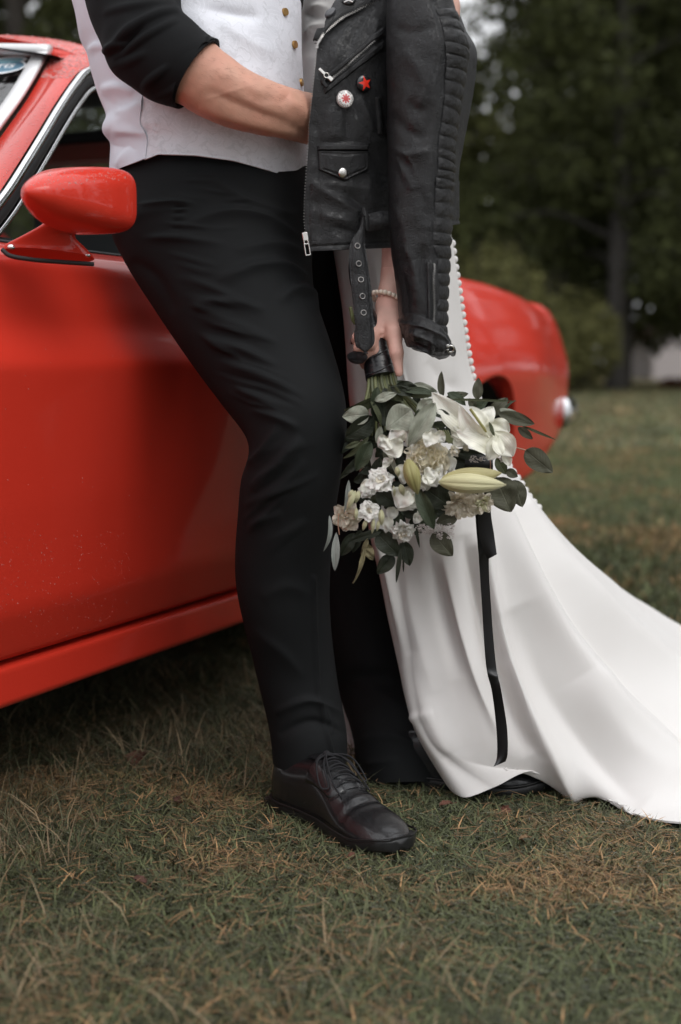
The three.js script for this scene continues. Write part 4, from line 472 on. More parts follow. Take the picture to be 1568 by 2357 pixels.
  { const Q = rng(15), gs = [], hg = new THREE.ConeGeometry(0.0001, 1, 3).translate(0, 0.5, 0); for (let i = 0; i < 420; i++) { const x = 420 + 290 * Q(), y = 110 + 0.34 * (x - 420) + 190 * Q() * (1 - 0.3 * (x - 420) / 290), k = hit(bodyM, x, y); if (!k.ok) continue; const dir = P(x + 10, y + 6 + 4 * (Q() - 0.5), 2.07).sub(P(x, y, 2.07)).normalize().multiplyScalar(0.9).addScaledVector(k.n, 0.35).add(V(0.3 * (Q() - 0.5), 0.3 * (Q() - 0.5), 0)).normalize(); gs.push(moved(hg.clone().scale(1, 0.006 + 0.007 * Q(), 1), frame(k.p, dir, k.n))); } const hm = mesh('arm_hair', merge(gs), MS({ color: lin(0.2, 0.1, 0.06), roughness: 0.6 }), bodyM); hm.userData.kind = 'stuff'; }
  // shoes
  const w = [[0, 0.008], [0.006, 0.020], [0.025, 0.030], [0.06, 0.033], [0.10, 0.032], [0.15, 0.036], [0.20, 0.045], [0.235, 0.047], [0.265, 0.042], [0.29, 0.030], [0.303, 0.017], [0.308, 0.004]].map(([x, y]) => [x, y]), hgt = [[0, 0.05], [0.004, 0.075], [0.02, 0.088], [0.07, 0.094], [0.115, 0.100], [0.15, 0.086], [0.185, 0.066], [0.205, 0.0575], [0.225, 0.053], [0.255, 0.0495], [0.28, 0.043], [0.298, 0.034], [0.308, 0.024]];
  const sm = (tab) => (x) => (interp(tab, x - 0.005) + interp(tab, x) + interp(tab, x + 0.005) + interp(tab, x + 0.01) + interp(tab, x - 0.01)) / 5, ws = sm(w), hs = sm(hgt);
  function shoe(M, side) { // side: which way the toe curves
    const bend = (x) => side * 0.012 * Math.sin(PI * clamp((x - 0.05) / 0.3)) ;
    const S = (x, t, off = 0) => { const ww = x < 0.012 ? w.reduce((a) => a, interp(w, x)) : x > 0.29 ? interp(w, x) : ws(x), hh = x > 0.295 || x < 0.01 ? interp(hgt, x) : hs(x), c = Math.cos(t), s = Math.sin(t), e = lerp(0.72, 0.9, sstep(0.1, 0.22, x)), e2 = lerp(0.62, 0.95, sstep(0.12, 0.2, x)); let crease = 0; for (const [xc, h, q] of [[0.197, 0.0022, 0.005], [0.209, -0.0022, 0.004], [0.221, 0.0014, 0.005]]) crease += h * Math.exp(-Math.pow((x - xc - 0.006 * Math.cos(t)) / q, 2)); return V(x, 0.022 + (hh - 0.022 + off + crease * s) * Math.pow(Math.abs(s), e2) * Math.sign(s), bend(x) + (ww + off) * Math.sign(c) * Math.pow(Math.abs(c), e)).applyMatrix4(M); };
    const up = mesh('shoe', grid(110, 60, (u, v) => S(0.308 * (u < 0.5 ? u * u * 2 * 0.5 + u * 0.5 : 1 - ((1 - u) * (1 - u) * 2 * 0.5 + (1 - u) * 0.5)), lerp(-0.05, PI + 0.05, v))), shoeLeather, man);
    mesh('sole', merge([grid(80, 24, (u, v) => { const x = lerp(-0.004, 0.3125, u), t = v * 2 * PI, ww = interp(w.map(([a, b]) => [a * 1.03 - 0.004, b + 0.0045]), x), lift = 0.010 * sstep(0.24, 0.31, x); const c = Math.cos(t), s = Math.sin(t), r = (q) => Math.sign(q) * Math.pow(Math.abs(q), 0.35); return V(x, lift + 0.0145 + 0.0085 * r(s), bend(x) + ww * r(c)).applyMatrix4(M); }, { closed: true, cap0: true, cap1: true }), moved(new RoundedBoxGeometry(0.075, 0.022, 0.062, 2, 0.004).translate(0.036, 0.008, 0), M)]), soleM, up);
    mesh('sole_welt', grid(120, 8, (u, v) => { const q = (u * 2 - 1), x = lerp(0.02, 0.3105, 1 - q * q), sg = Math.sign(q) || 1, ww = interp(w.map(([a, b]) => [a * 1.03 - 0.004, b + 0.0052]), x), a = v * 2 * PI; return V(x, 0.024 + 0.010 * sstep(0.24, 0.31, x) + 0.0016 * Math.sin(a), bend(x) + sg * (ww + 0.0016 * Math.cos(a))).applyMatrix4(M); }, { closed: true }), soleM, up);
    for (const sg of [1, -1]) { // lacing flaps
      const T = (q) => PI / 2 - sg * q; const fl = grid(26, 26, (u, v) => { const x = lerp(0.108, 0.182 - 0.012 * v * v, u), q = lerp(0.20, 1.18 - 0.25 * u, v), b = edge(u, v, 0.0030, -0.001, 0.09); return S(x, T(q), b); }); mesh('lace_flap', fl, shoeLeather, up);
      const seam = []; for (let i = 0; i <= 18; i++) { const u = i / 18; seam.push(S(0.183 - 0.012 * u * u, T(0.2 + u * 0.75), 0.0028)); } mesh('flap_edge', tube(seam, 0.0009, 30, 6), soleM, up);
    }
    mesh('tongue', grid(20, 14, (u, v) => S(lerp(0.095, 0.18, u), PI / 2 + lerp(-0.34, 0.34, v), 0.0012 + 0.004 * (1 - u))), shoeLeather, up);
    const ey = (i, sg, off = 0.0045) => S(0.118 + 0.0135 * i, PI / 2 - sg * 0.34, off);
    for (let i = 0; i < 5; i++) { const a = ey(i, 1), b = ey(i, -1); mesh('lace', tube([S(0.118 + 0.0135 * i, PI / 2 - 0.42, 0.0032), a, S(0.116 + 0.0135 * i, PI / 2 - 0.1, 0.0075), S(0.116 + 0.0135 * i, PI / 2 + 0.1, 0.0075), b, S(0.118 + 0.0135 * i, PI / 2 + 0.42, 0.0032)], 0.0015, 30, 6), laceM, up);
      if (i < 4) { mesh('lace', tube([ey(i, 1, 0.005), S(0.124 + 0.0135 * i, PI / 2, 0.0095), ey(i + 1, -1, 0.005)], 0.0014, 16, 6), laceM, up); } }
    const kn = S(0.118, PI / 2, 0.009); mesh('lace_knot', moved(new THREE.SphereGeometry(0.0055, 12, 8).scale(1, 0.8, 1.3), new THREE.Matrix4().setPosition(kn)), laceM, up);
    for (const sg of [1, -1]) { const lp = [kn.clone(), S(0.135, PI / 2 - sg * 0.5, 0.016), S(0.160, PI / 2 - sg * 0.85, 0.010), S(0.165, PI / 2 - sg * 0.7, 0.006), S(0.140, PI / 2 - sg * 0.35, 0.012), kn.clone()]; mesh('lace_loop', tube(lp, 0.0014, 44, 6), laceM, up); mesh('lace_end', tube([kn.clone(), S(0.137, PI / 2 - sg * 0.2, 0.013), S(0.165, PI / 2 - sg * 0.45, 0.008), S(0.188, PI / 2 - sg * 0.5, 0.004)], 0.0013, 24, 6), laceM, up); }
    return up;
  }
  const place = (toe, heel) => { const a = G(...toe), x = a.clone().sub(G(...heel)).normalize(); return new THREE.Matrix4().makeBasis(x, V(0, 1, 0), x.clone().cross(V(0, 1, 0))).setPosition(a.clone().addScaledVector(x, -0.308 * 1.02)).scale(V(1.02, 1.04, 1.05)); };
  shoe(place([914, 1986], [640, 1850]), -1); shoe(place([1280, 1826], [850, 1797]), 1);
}

// ------------------------------------------------------------------ the bride
const crepe = MP({ color: lin(0.65, 0.63, 0.61), roughness: 0.62, sheen: 0.25, sheenRoughness: 0.5, sheenColor: lin(0.7, 0.7, 0.7), bumpMap: weave(0.022, 60), bumpScale: 0.00012 });
const bride = thing('person', 'bride in long white gown with train, leather jacket over her shoulders, holding the bouquet down', 'person', V(0.12, 0, -2.35));
let gown;
{
  const rings = [
    [[762, 540, 2.40], [820, 540, 2.33], [890, 540, 2.29], [950, 543, 2.29], [1005, 546, 2.33], [1040, 548, 2.42], [980, 543, 2.50], [840, 540, 2.50], [776, 532, 2.46]],
    [[790, 730, 2.36], [840, 730, 2.31], [900, 735, 2.27], [970, 740, 2.27], [1030, 740, 2.33], [1066, 735, 2.44], [990, 730, 2.52], [850, 725, 2.51], [804, 722, 2.46]],
    [[803, 900, 2.34], [850, 900, 2.30], [915, 905, 2.26], [985, 905, 2.26], [1050, 900, 2.33], [1093, 890, 2.46], [1010, 880, 2.56], [850, 890, 2.53], [817, 892, 2.47]],
    [[835, 1120, 2.33], [880, 1120, 2.31], [950, 1130, 2.26], [1040, 1130, 2.25], [1130, 1120, 2.33], [1198, 1108, 2.50], [1100, 1080, 2.66], [840, 1100, 2.57], [849, 1112, 2.52]],
    [[870, 1310, 2.32], [920, 1330, 2.30], [1000, 1350, 2.26], [1110, 1350, 2.24], [1270, 1330, 2.32], [1368, 1300, 2.56], [1230, 1250, 2.85], [830, 1300, 2.65], [884, 1302, 2.52]],
    [[912, 1520, 2.30], [960, 1540, 2.25], [1040, 1570, 2.22], [1180, 1570, 2.21], [1420, 1560, 2.30], [1600, 1505, 2.65], [1480, 1420, 3.10], [800, 1500, 2.62], [926, 1512, 2.52]],
    [[962, 1690, 2.26], [1000, 1710, 2.21], [1080, 1740, 2.195], [1240, 1730, 2.20], [1550, 1740, 2.25], [1860, 1640, 2.60], [1750, 1530, 3.10], [788, 1640, 2.56], [976, 1682, 2.52]],
    [[1048, 1848, 2.21], [1135, 1815, 2.185], [1232, 1778, 2.20], [1345, 1852, 2.215], [1620, 1934, 2.085], [2050, 1790, 2.40], [2000, 1590, 3.03], [812, 1748, 2.515], [1062, 1800, 2.45]]].map((r) => r.map((q) => P(...q)));
  const curves = rings.map((r) => new THREE.CatmullRomCurve3(r, true, 'catmullrom', 0.5)), NV = 260;
  const pts = curves.map((c) => Array.from({ length: NV + 1 }, (_, j) => { const f = (j / NV * 9 + 7.0) % 9 / 9; const p = c.getPoint(f); return [p.x, p.y, p.z]; }));
  const sk = grid(220, NV, (u, v, i, j) => { const q = cat(pts.map((r) => r[j]), u); return V(q[0], 0.013 + 0.5 * (q[1] - 0.013 + Math.sqrt((q[1] - 0.013) * (q[1] - 0.013) + 0.0001)), q[2]); }, { closed: true });
  fold(sk, [
    [[[1070, 1230], [1100, 1390], [1145, 1560], [1190, 1680], [1222, 1735]], 20, -26, 26], [[[1110, 1260], [1150, 1440], [1205, 1610], [1290, 1770], [1350, 1850]], 24, 20, 16, 1], [[[1130, 1480], [1190, 1650], [1250, 1750]], 9, -10, 14],
    [[[1020, 1280], [1060, 1450], [1100, 1580], [1148, 1690]], 9, 9, 16], [[[990, 1280], [1020, 1420], [1060, 1560]], 18, -7, 18], [[[900, 1640], [948, 1652], [1000, 1640]], 14, 5, 8], [[[950, 1500], [975, 1620], [1030, 1740]], 26, 8, 26],
    [[[1180, 1140], [1240, 1250], [1340, 1410], [1460, 1550], [1600, 1690]], 24, -30, 30, 1], [[[1140, 1150], [1200, 1290], [1300, 1470], [1430, 1630], [1570, 1760]], 34, 26, 28, 1], [[[1215, 1160], [1310, 1300], [1440, 1440], [1600, 1570]], 26, 20, 22, 1], [[[1180, 1400], [1260, 1580], [1370, 1740], [1480, 1850]], 40, -24, 44], [[[1160, 1520], [1220, 1680], [1300, 1780]], 22, 10, 24], [[[1330, 1560], [1450, 1720], [1600, 1830]], 36, 18, 36], [[[1400, 1560], [1490, 1660], [1600, 1740]], 20, -8, 24],
    [[[860, 590], [880, 720], [905, 880]], 10, 4, 10], [[[925, 840], [940, 900], [960, 960]], 4, 3, 3], [[[985, 830], [1030, 880], [1080, 905]], 16, -5, 14], [[[1000, 700], [1030, 780], [1050, 880]], 14, 5, 12], [[[870, 1250], [890, 1400], [925, 1540]], 16, -5, 16], [[[930, 1280], [950, 1420], [1000, 1600]], 26, 6, 22]]);
  rough(sk, 0.004, 5, 4.4, 2);
  gown = mesh('gown', solid(sk, 0.003), crepe, bride);
  const top = loft([[700, -130, 1000, -130, 2.42, 0.11], [694, -20, 990, -20, 2.42, 0.115], [686, 60, 985, 60, 2.415, 0.115], [688, 150, 985, 150, 2.41, 0.112], [700, 235, 985, 235, 2.41, 0.108], [720, 330, 995, 330, 2.415, 0.11], [745, 430, 1022, 430, 2.425, 0.115], [760, 540, 1040, 545, 2.43, 0.118], [768, 600, 1044, 600, 2.435, 0.118]], { nu: 120, nv: 80, cap1: false });
  fold(top, [[[[745, 55], [725, 62], [705, 85]], 9, 9, 5], [[[758, 60], [735, 66], [718, 95], [706, 130]], 8, -7, 8], [[[738, 85], [728, 105], [722, 130]], 6, -4, 6], [[[745, 110], [728, 170], [715, 230]], 12, 5, 10], [[[700, 30], [725, 40], [750, 36]], 8, -6, 8], [[[715, 20], [735, 12], [752, 18]], 7, 6, 6]]);
  mesh('bodice', rough(top, 0.002, 10, 6.6), crepe, gown);
  // row of covered buttons down the back seam
  const bt = new THREE.SphereGeometry(0.0062, 14, 10).scale(1, 1, 0.9), seam = [[1041, 560], [1048, 610], [1056, 660], [1062, 705], [1068, 745], [1074, 785], [1081, 825], [1088, 862], [1097, 900], [1110, 945], [1128, 990], [1150, 1035], [1174, 1075], [1200, 1112], [1218, 1142], [1240, 1168]];
  const ds = 2.45; let acc = 0; const sp = spl(seam, 400); let last = sp[0];
  const sc = new THREE.CatmullRomCurve3(seam.map(([x, y]) => P(x, y, interp([[560, 2.42], [735, 2.44], [890, 2.46], [1110, 2.50], [1170, 2.51]], y)))), L = sc.getLength(), nb = Math.round(L / 0.0135);
  for (let i = 0; i <= nb; i++) mesh('button', bt.clone().translate(...sc.getPointAt(i / nb).toArray()), crepe, gown);
  // arm and hand, one body
  const B = (x, y, d) => P(x, y, d), L2 = [];
  L2.push([B(1005, 20, 2.31), B(960, 330, 2.27), 0.038, 0.033, 0.03], [B(960, 330, 2.27), B(925, 520, 2.22), 0.033, 0.029, 0.03], [B(925, 520, 2.22), B(899, 672, 2.165), 0.029, 0.0165, 0.03]);
  L2.push([B(899, 672, 2.165), B(893, 700, 2.15), 0.0165, 0.0155, 0.01]);
  const mc = [[866, 768, 2.118], [876, 775, 2.132], [886, 782, 2.148], [895, 786, 2.162]]; // knuckles
  for (const q of mc) L2.push([B(893, 702, 2.152), B(...q), 0.0125, 0.0102, 0.010]);
  L2.push([B(903, 715, 2.142), B(906, 765, 2.112), 0.0115, 0.0125, 0.012], [B(906, 765, 2.112), B(913, 812, 2.098), 0.0128, 0.0095, 0.008], [B(913, 812, 2.098), B(919, 858, 2.094), 0.0095, 0.0062, 0.006]); // thumb
  const fing = [[[848, 778, 2.092], [823, 776, 2.098], [817, 786, 2.12]], [[852, 792, 2.095], [826, 800, 2.1], [822, 812, 2.125]], [[860, 806, 2.105], [836, 818, 2.105], [830, 830, 2.128]], [[870, 815, 2.12], [846, 832, 2.115], [838, 842, 2.135]]];
  fing.forEach((f, i) => { let a = B(...mc[i]); f.forEach((q, k) => { const b = B(...q), r = [0.0092, 0.0082, 0.0072, 0.0062]; L2.push([a, b, r[k] * (i === 3 ? 0.88 : 1), r[k + 1] * (i === 3 ? 0.88 : 1), 0.005]); a = b; }); });
  const F = bones(L2, 0.012), cr = [B(873, 776, 2.1), B(884, 766, 2.09)];
  const fine = nets((p) => Math.max(F(p), p.y - B(893, 612, 2.15).y), B(790, 880, 2.19).add(V(0, -0.01, -0.03)), B(945, 600, 2.06).add(V(0.01, 0.03, 0.04)), 0.0026), coarse = nets((p) => Math.max(F(p), B(893, 640, 2.15).y - p.y), B(850, 665, 2.38), B(1060, -40, 2.16).add(V(0.04, 0.05, 0.04)), 0.008);
  fold(fine, [[[[874, 778], [882, 768], [886, 752]], 4, -3, 3.5], [[[870, 786], [882, 783], [894, 792]], 4, -2, 3], [[[905, 808], [913, 806], [922, 808]], 2.5, -0.8, 2.5]]);
  const bd = mesh('body', merge([fine, coarse]), skinBride, bride);
  const nail = MP({ color: lin(0.035, 0.012, 0.014), roughness: 0.2, clearcoat: 1 });
  for (const f of fing.slice(0, 3)) { const t = B(...f[2]), s = B(...f[1]), y = t.clone().sub(s).normalize(), z = V(-0.8, 0.1, 0.5); mesh('nail', moved(new THREE.SphereGeometry(1, 12, 8).scale(0.0048, 0.0075, 0.0022), frame(t.clone().addScaledVector(z.normalize(), 0.0052), y, z)), nail, bd); }
  // bracelet of pearls on the wrist
  const pearl = MP({ color: lin(0.82, 0.70, 0.57), roughness: 0.2, clearcoat: 0.8, clearcoatRoughness: 0.1, sheen: 0.3 }), wc = B(891, 688, 2.156), wx = V(1, -0.28, 0.1).normalize(), wz = V(0.05, 0.35, 1).normalize(); const pr = mesh('bracelet', new THREE.TorusGeometry(0.0225, 0.0008, 6, 40).applyMatrix4(new THREE.Matrix4().makeBasis(wx, wz, wx.clone().cross(wz)).setPosition(wc)), gold, bride, 'bracelet of cream pearls');
  for (let i = 0; i < 21; i++) { const a = i / 21 * 2 * PI; mesh('pearl', new THREE.SphereGeometry(0.0038 + 0.0007 * (i % 3 === 0), 14, 10).translate(...wc.clone().addScaledVector(wx, 0.0225 * Math.cos(a)).addScaledVector(wz, 0.0225 * Math.sin(a)).toArray()), i === 2 ? gold : pearl, pr); }
}

// ------------------------------------------------------------------ the leather jacket over her shoulders
const jacket = thing('leather_jacket', 'black leather biker jacket with badges hung over the bride, sleeve hanging empty', 'jacket', V(0.05, 0.5, -2.15));
{
  const lin0 = MS({ color: lin(0.006, 0.006, 0.007), roughness: 0.7 });
  const fr = sheet([[792, -70, 2.166], [774, 0, 2.141], [749, 56, 2.116], [731, 105, 2.101], [727, 150, 2.096], [721, 205, 2.094], [715, 265, 2.094], [711, 325, 2.094], [707, 385, 2.094], [703, 445, 2.094], [701, 505, 2.094], [705, 545, 2.094], [713, 578, 2.094]], [[1010, -70, 2.19], [985, 0, 2.18], [965, 56, 2.175], [955, 105, 2.17], [950, 150, 2.17], [945, 205, 2.17], [940, 265, 2.17], [935, 325, 2.17], [930, 385, 2.17], [925, 445, 2.168], [920, 505, 2.165], [915, 545, 2.165], [912, 570, 2.165]], { nu: 240, nv: 110, bulge: 0.022 });
  fold(fr, [
    [[[869, -4], [825, 22], [786, 43], [760, 64], [740, 85], [729, 110]], 5, -4, 30, 1], [[[800, 130], [810, 90], [835, 40]], 12, -4, 16], [[[780, 100], [770, 140], [760, 170]], 14, 3, 12], [[[872, 40], [862, 70], [858, 120]], 12, 5, 14], [[[800, 150], [806, 180], [815, 215]], 8, -3, 10],
    [[[830, 215], [845, 260], [862, 305]], 10, 3.5, 8], [[[760, 240], [765, 290], [770, 330]], 16, 3, 18], [[[800, 250], [798, 290], [806, 330]], 9, -2.5, 12], [[[730, 330], [790, 325], [850, 330]], 7, -2, 7], [[[815, 270], [850, 310], [880, 340]], 14, 3, 14], [[[720, 280], [735, 320], [728, 380]], 12, -3, 12],
    [[[712, 415], [760, 450], [830, 490]], 14, 5, 9], [[[715, 480], [760, 500], [820, 510]], 16, 4, 12], [[[790, 440], [830, 470], [845, 490]], 10, -4, 10], [[[860, 400], [850, 440], [860, 480]], 14, 4, 12], [[[720, 455], [735, 500], [730, 550]], 11, -3, 11], [[[760, 520], [800, 530], [830, 545]], 14, -4, 11], [[[707, 568], [800, 563], [912, 556]], 3, -1.8, 3, 1], [[[715, 430], [711, 500], [713, 560]], 2.5, -1.5, 2.5, 1], [[[850, 330], [870, 380], [888, 430]], 16, -5, 14], [[[735, 420], [800, 428], [850, 440]], 11, 3, 8]]);
  rough(fr, 0.0015, 26, 3.7, 3); const front = mesh('front_panel', solid(fr, 0.0035), leather, jacket);
  const zipTeeth = (pts, n, w, lift, ms) => { const s = spl(pts, n), g = []; for (let i = 0; i <= n; i++) { const k = hit(ms, ...s[i]), k2 = s[Math.min(n, i + 1)], k0 = s[Math.max(0, i - 1)]; const t = hit(ms, ...k2).p.clone().sub(hit(ms, ...k0).p).normalize(); const M = new THREE.Matrix4().makeBasis(t, k.n.clone().cross(t).normalize(), k.n).setPosition(k.p.clone().addScaledVector(k.n, lift).addScaledVector(k.n.clone().cross(t).normalize(), (i % 2 ? 1 : -1) * w * 0.22)); g.push(moved(new THREE.BoxGeometry(0.0009, w, 0.0013), M)); } return merge(g); };
  const zipM = MS({ color: lin(0.26, 0.25, 0.24), metalness: 1, roughness: 0.35 });
  // lapel with zip edge
  const zc = [[869, -6], [825, 21], [786, 43], [760, 64], [740.5, 85], [732, 102], [729.5, 115]], ze = spl(zc, 60);
  mesh('lapel', patchOn(front, (u, v) => { const a = cat(zc, u), b = cat([[768, -6], [757, 22], [749, 43], [743, 58], [737, 76], [731.5, 95], [729.5, 112]], u); return [lerp(a[0], b[0], v), lerp(a[1], b[1], v)]; }, 40, 14, (u, v) => 0.007 + 0.002 * Math.sin(PI * v)), leather, jacket);
  mesh('zip_tape', patchOn(front, (u, v) => { const a = cat(zc, u); return [a[0] + lerp(-2, 7, v) * 0.55, a[1] + lerp(-2, 7, v) * 0.8]; }, 60, 6, () => 0.0068), lin0, jacket);
  mesh('zip_teeth', zipTeeth(zc.map(([x, y]) => [x + 1.5, y + 2]), 84, 0.0028, 0.0082, front), zipM, jacket);
  // slanted zip pocket
  const zp = mesh('zip_pocket', patchOn(front, (u, v) => { const a = [lerp(735, 884, u), lerp(186, 58, u)], b = [lerp(747, 887, u), lerp(219, 108, u)]; return [lerp(a[0], b[0], v), lerp(a[1], b[1], v)]; }, 50, 24, (u, v) => v < 0.36 ? edge(u, v / 0.36 * 0.999, 0.0042, -0.001, 0.05, 0.22) : v < 0.6 ? 0.0004 : edge(u, (v - 0.6) / 0.4, 0.0034, -0.001, 0.05, 0.2)), leather, jacket);
  mesh('zip_teeth', zipTeeth([[762, 183], [800, 150], [845, 108], [880, 80]], 58, 0.003, 0.0022, front), zipM, zp);
  const sl = hit(front, 759, 184), SM = onFrame(sl, V(-0.75, 0.66, 0)); mesh('zip_slider', merge([moved(new RoundedBoxGeometry(0.006, 0.0075, 0.004, 2, 0.001).translate(0, 0, 0.006), SM), moved(new THREE.TorusGeometry(0.0035, 0.0009, 6, 16).translate(0, 0.0075, 0.005), SM), moved(new RoundedBoxGeometry(0.004, 0.011, 0.0014, 2, 0.0005).translate(0, 0.016, 0.004), SM)]), steel, zp);
  const m2 = hit(front, 748, 196); mesh('zip_stop', moved(new RoundedBoxGeometry(0.005, 0.009, 0.003, 2, 0.001), onFrame({ p: m2.p.clone().addScaledVector(m2.n, 0.004), n: m2.n }, V(-0.6, 0.8, 0))), lin0, zp);
  // upright zip half hidden by the sleeve
  const vz = mesh('zip_pocket', patchOn(front, (u, v) => [lerp(862, 887, v) + 8 * u, lerp(222, 310, u)], 30, 16, (u, v) => v < 0.45 ? edge(u, v / 0.45, 0.0035, -0.001, 0.06, 0.25) : 0.0004), leather, jacket); mesh('zip_teeth', zipTeeth([[876, 226], [880, 265], [884, 308]], 34, 0.0028, 0.002, front), zipM, vz);
  // flap pocket
  const flapPts = (v) => interp([[0, 391], [0.52, 418], [1, 388]], v);
  const flap = mesh('pocket_flap', patchOn(front, (u, v) => [lerp(lerp(731, 846.5, v), lerp(733, 848, v), u), lerp(347, flapPts(v), u)], 26, 34, (u, v) => { const e = Math.min(u, 1 - u, (v) * 1.6, (1 - v) * 1.6); return (e < 0.02 ? 0.0005 : 0.0042) - (Math.abs(e - 0.13) < 0.025 ? 0.0011 : 0) + (e > 0.13 ? 0.0008 : 0); }), leather, jacket);
  mesh('pocket_welt', patchOn(front, (u, v) => [lerp(730, 848, v), lerp(lerp(336, 332, v), lerp(348, 346.5, v), u)], 10, 26, (u, v) => edge(u, v, 0.0052, 0, 0.2, 0.03)), leather, jacket);
  const k = hit(flap, 790.5, 398); const snap = mesh('snap', moved(new THREE.LatheGeometry([[0, 0.0026], [0.004, 0.0024], [0.0066, 0.0014], [0.0074, 0]].map(([a, b]) => new THREE.Vector2(a, b)), 28).rotateX(PI / 2), onFrame(k)), steel, flap);
  // badges
  const disc = (r) => new THREE.LatheGeometry([[0, 0.0045], [r * 0.6, 0.0042], [r * 0.88, 0.003], [r, 0.0008], [r * 0.96, -0.002]].map(([a, b]) => new THREE.Vector2(a, b)), 40).rotateX(PI / 2);
  const face = (draw, x, y, r, name, label, base) => { const c = document.createElement('canvas'); c.width = c.height = 512; const q = c.getContext('2d'); q.fillStyle = base; q.fillRect(0, 0, 512, 512); draw(q); const t = new THREE.CanvasTexture(c); t.colorSpace = THREE.SRGBColorSpace; const g = disc(r), p = g.attributes.position, uv = g.attributes.uv; for (let i = 0; i < p.count; i++) uv.setXY(i, 0.5 + p.getX(i) / r / 2, 0.5 + p.getY(i) / r / 2); const h = hit(front, x, y); h.p.addScaledVector(h.n, 0.003); return mesh(name, moved(g, onFrame(h)), MP({ map: t, roughness: 0.3, clearcoat: 0.7, clearcoatRoughness: 0.12 }), jacket, label); };
  face((q) => { q.fillStyle = '#e8331f'; q.beginPath(); for (let i = 0; i < 10; i++) { const r = i % 2 ? 92 : 238, a = -PI / 2 - 0.32 + i * PI / 5; q.lineTo(256 + r * Math.cos(a), 262 + r * Math.sin(a)); } q.fill(); }, 835.5, 192.5, 0.0122, 'badge', 'black badge with orange red star', '#17181a');
  face((q) => { q.fillStyle = '#e6e2de'; q.beginPath(); q.arc(256, 256, 246, 0, 7); q.fill(); q.fillStyle = '#16161a'; q.beginPath(); q.arc(256, 256, 248, 0, 7); q.arc(256, 256, 238, 0, 7, true); q.fill(); q.fillStyle = '#c2393a'; for (let i = 0; i < 4; i++) { q.save(); q.translate(256, 256); q.rotate(i * PI / 4 + 0.06); q.fillRect(-24, -132, 48, 264); q.restore(); } q.fillStyle = '#141418'; q.font = 'bold 78px sans-serif'; q.textAlign = 'center'; const s = 'RED HOT CHILI PEPPERS • '; for (let i = 0; i < s.length; i++) { q.save(); q.translate(256, 256); q.rotate(-0.75 + i / s.length * 2 * PI); q.fillText(s[i], 0, -168); q.restore(); } }, 793, 229, 0.0128, 'badge', 'white badge with lettering round a red asterisk', '#e6e2de');
  { const h = hit(front, 804, 11), h2 = hit(front, 762, 42); h.p.addScaledVector(h.n, 0.009); h2.p.addScaledVector(h2.n, 0.009);
    const bd = mesh('badge', moved(disc(0.0105), onFrame(h)), MS({ color: lin(0.012, 0.012, 0.012), roughness: 0.3 }), jacket, 'black badge with white skull and crossed bones'); const wM = MS({ color: lin(0.62, 0.62, 0.6), roughness: 0.5 }), F = onFrame({ p: h.p.clone().addScaledVector(h.n, 0.0044), n: h.n });
    mesh('skull', merge([moved(new THREE.SphereGeometry(0.0042, 16, 12).scale(1, 0.9, 0.35).translate(0, 0.0026, 0), F), moved(new RoundedBoxGeometry(0.0045, 0.0035, 0.0018, 2, 0.0006).translate(0, -0.0012, 0), F)]), wM, bd); for (const s of [1, -1]) mesh('bone', moved(new THREE.CapsuleGeometry(0.0011, 0.013, 4, 8).rotateZ(s * 1.05).translate(0, -0.0048, 0), F), wM, bd); for (const s of [1, -1]) mesh('eye_socket', moved(new THREE.SphereGeometry(0.0012, 8, 6).scale(1, 1, 0.5).translate(s * 0.0017, 0.0022, 0.0013), F), lin0, bd);
    mesh('badge', moved(disc(0.011).scale(0.55, 1, 1), onFrame(h2, V(0.5, 0.85, 0))), MS({ color: lin(0.05, 0.05, 0.055), roughness: 0.35 }), jacket, 'dark badge on the lapel edge'); }
  // hem zip pull
  const hp = P(703, 545, 2.085), HM = new THREE.Matrix4().makeRotationZ(0.16).setPosition(hp); mesh('zip_slider', merge([moved(new RoundedBoxGeometry(0.0085, 0.013, 0.006, 2, 0.0015).translate(0, 0, 0), HM), moved(new THREE.TorusGeometry(0.003, 0.001, 6, 14).translate(0, -0.008, 0.002), HM), ...[[-0.0032, 0], [0.0032, 0]].map(([x]) => moved(new RoundedBoxGeometry(0.0016, 0.017, 0.002, 1, 0.0005).translate(x, -0.0185, 0.002), HM)), moved(new RoundedBoxGeometry(0.008, 0.0018, 0.002, 1, 0.0005).translate(0, -0.0265, 0.002), HM), moved(new RoundedBoxGeometry(0.008, 0.0018, 0.002, 1, 0.0005).translate(0, -0.0105, 0.002), HM)]), steel, jacket);
  mesh('zip_teeth', merge(Array.from({ length: 60 }, (_, i) => { const y = 120 + i * 7, x = interp([[105, 730], [150, 726], [205, 720], [265, 714], [325, 710], [385, 706], [445, 702], [505, 700], [545, 704]], y); return new THREE.BoxGeometry(0.0022, 0.001, 0.0016).translate(...P(x, y, 2.097).toArray()); })), zipM, jacket);
  // back of the jacket, seen past the sleeve
  const bk = sheet([[985, -70, 2.24], [1000, 0, 2.24], [1010, 60, 2.25], [1010, 130, 2.26], [1005, 250, 2.26], [1000, 350, 2.26], [1000, 440, 2.26], [1000, 524, 2.26]], [[1020, -70, 2.34], [1046, 0, 2.33], [1072, 66, 2.32], [1098, 122, 2.31], [1086, 235, 2.31], [1067, 330, 2.31], [1056, 425, 2.31], [1058, 516, 2.31]], { nu: 120, nv: 40, bulge: 0.035 });
  fold(bk, [[[[1056, 420], [1055, 470], [1056, 515]], 3, 2, 3, 1], [[[1000, 512], [1030, 510], [1060, 505]], 3, -2, 3, 1]]); mesh('back_panel', solid(rough(bk, 0.0015, 20, 1.7), 0.004), leather, jacket);
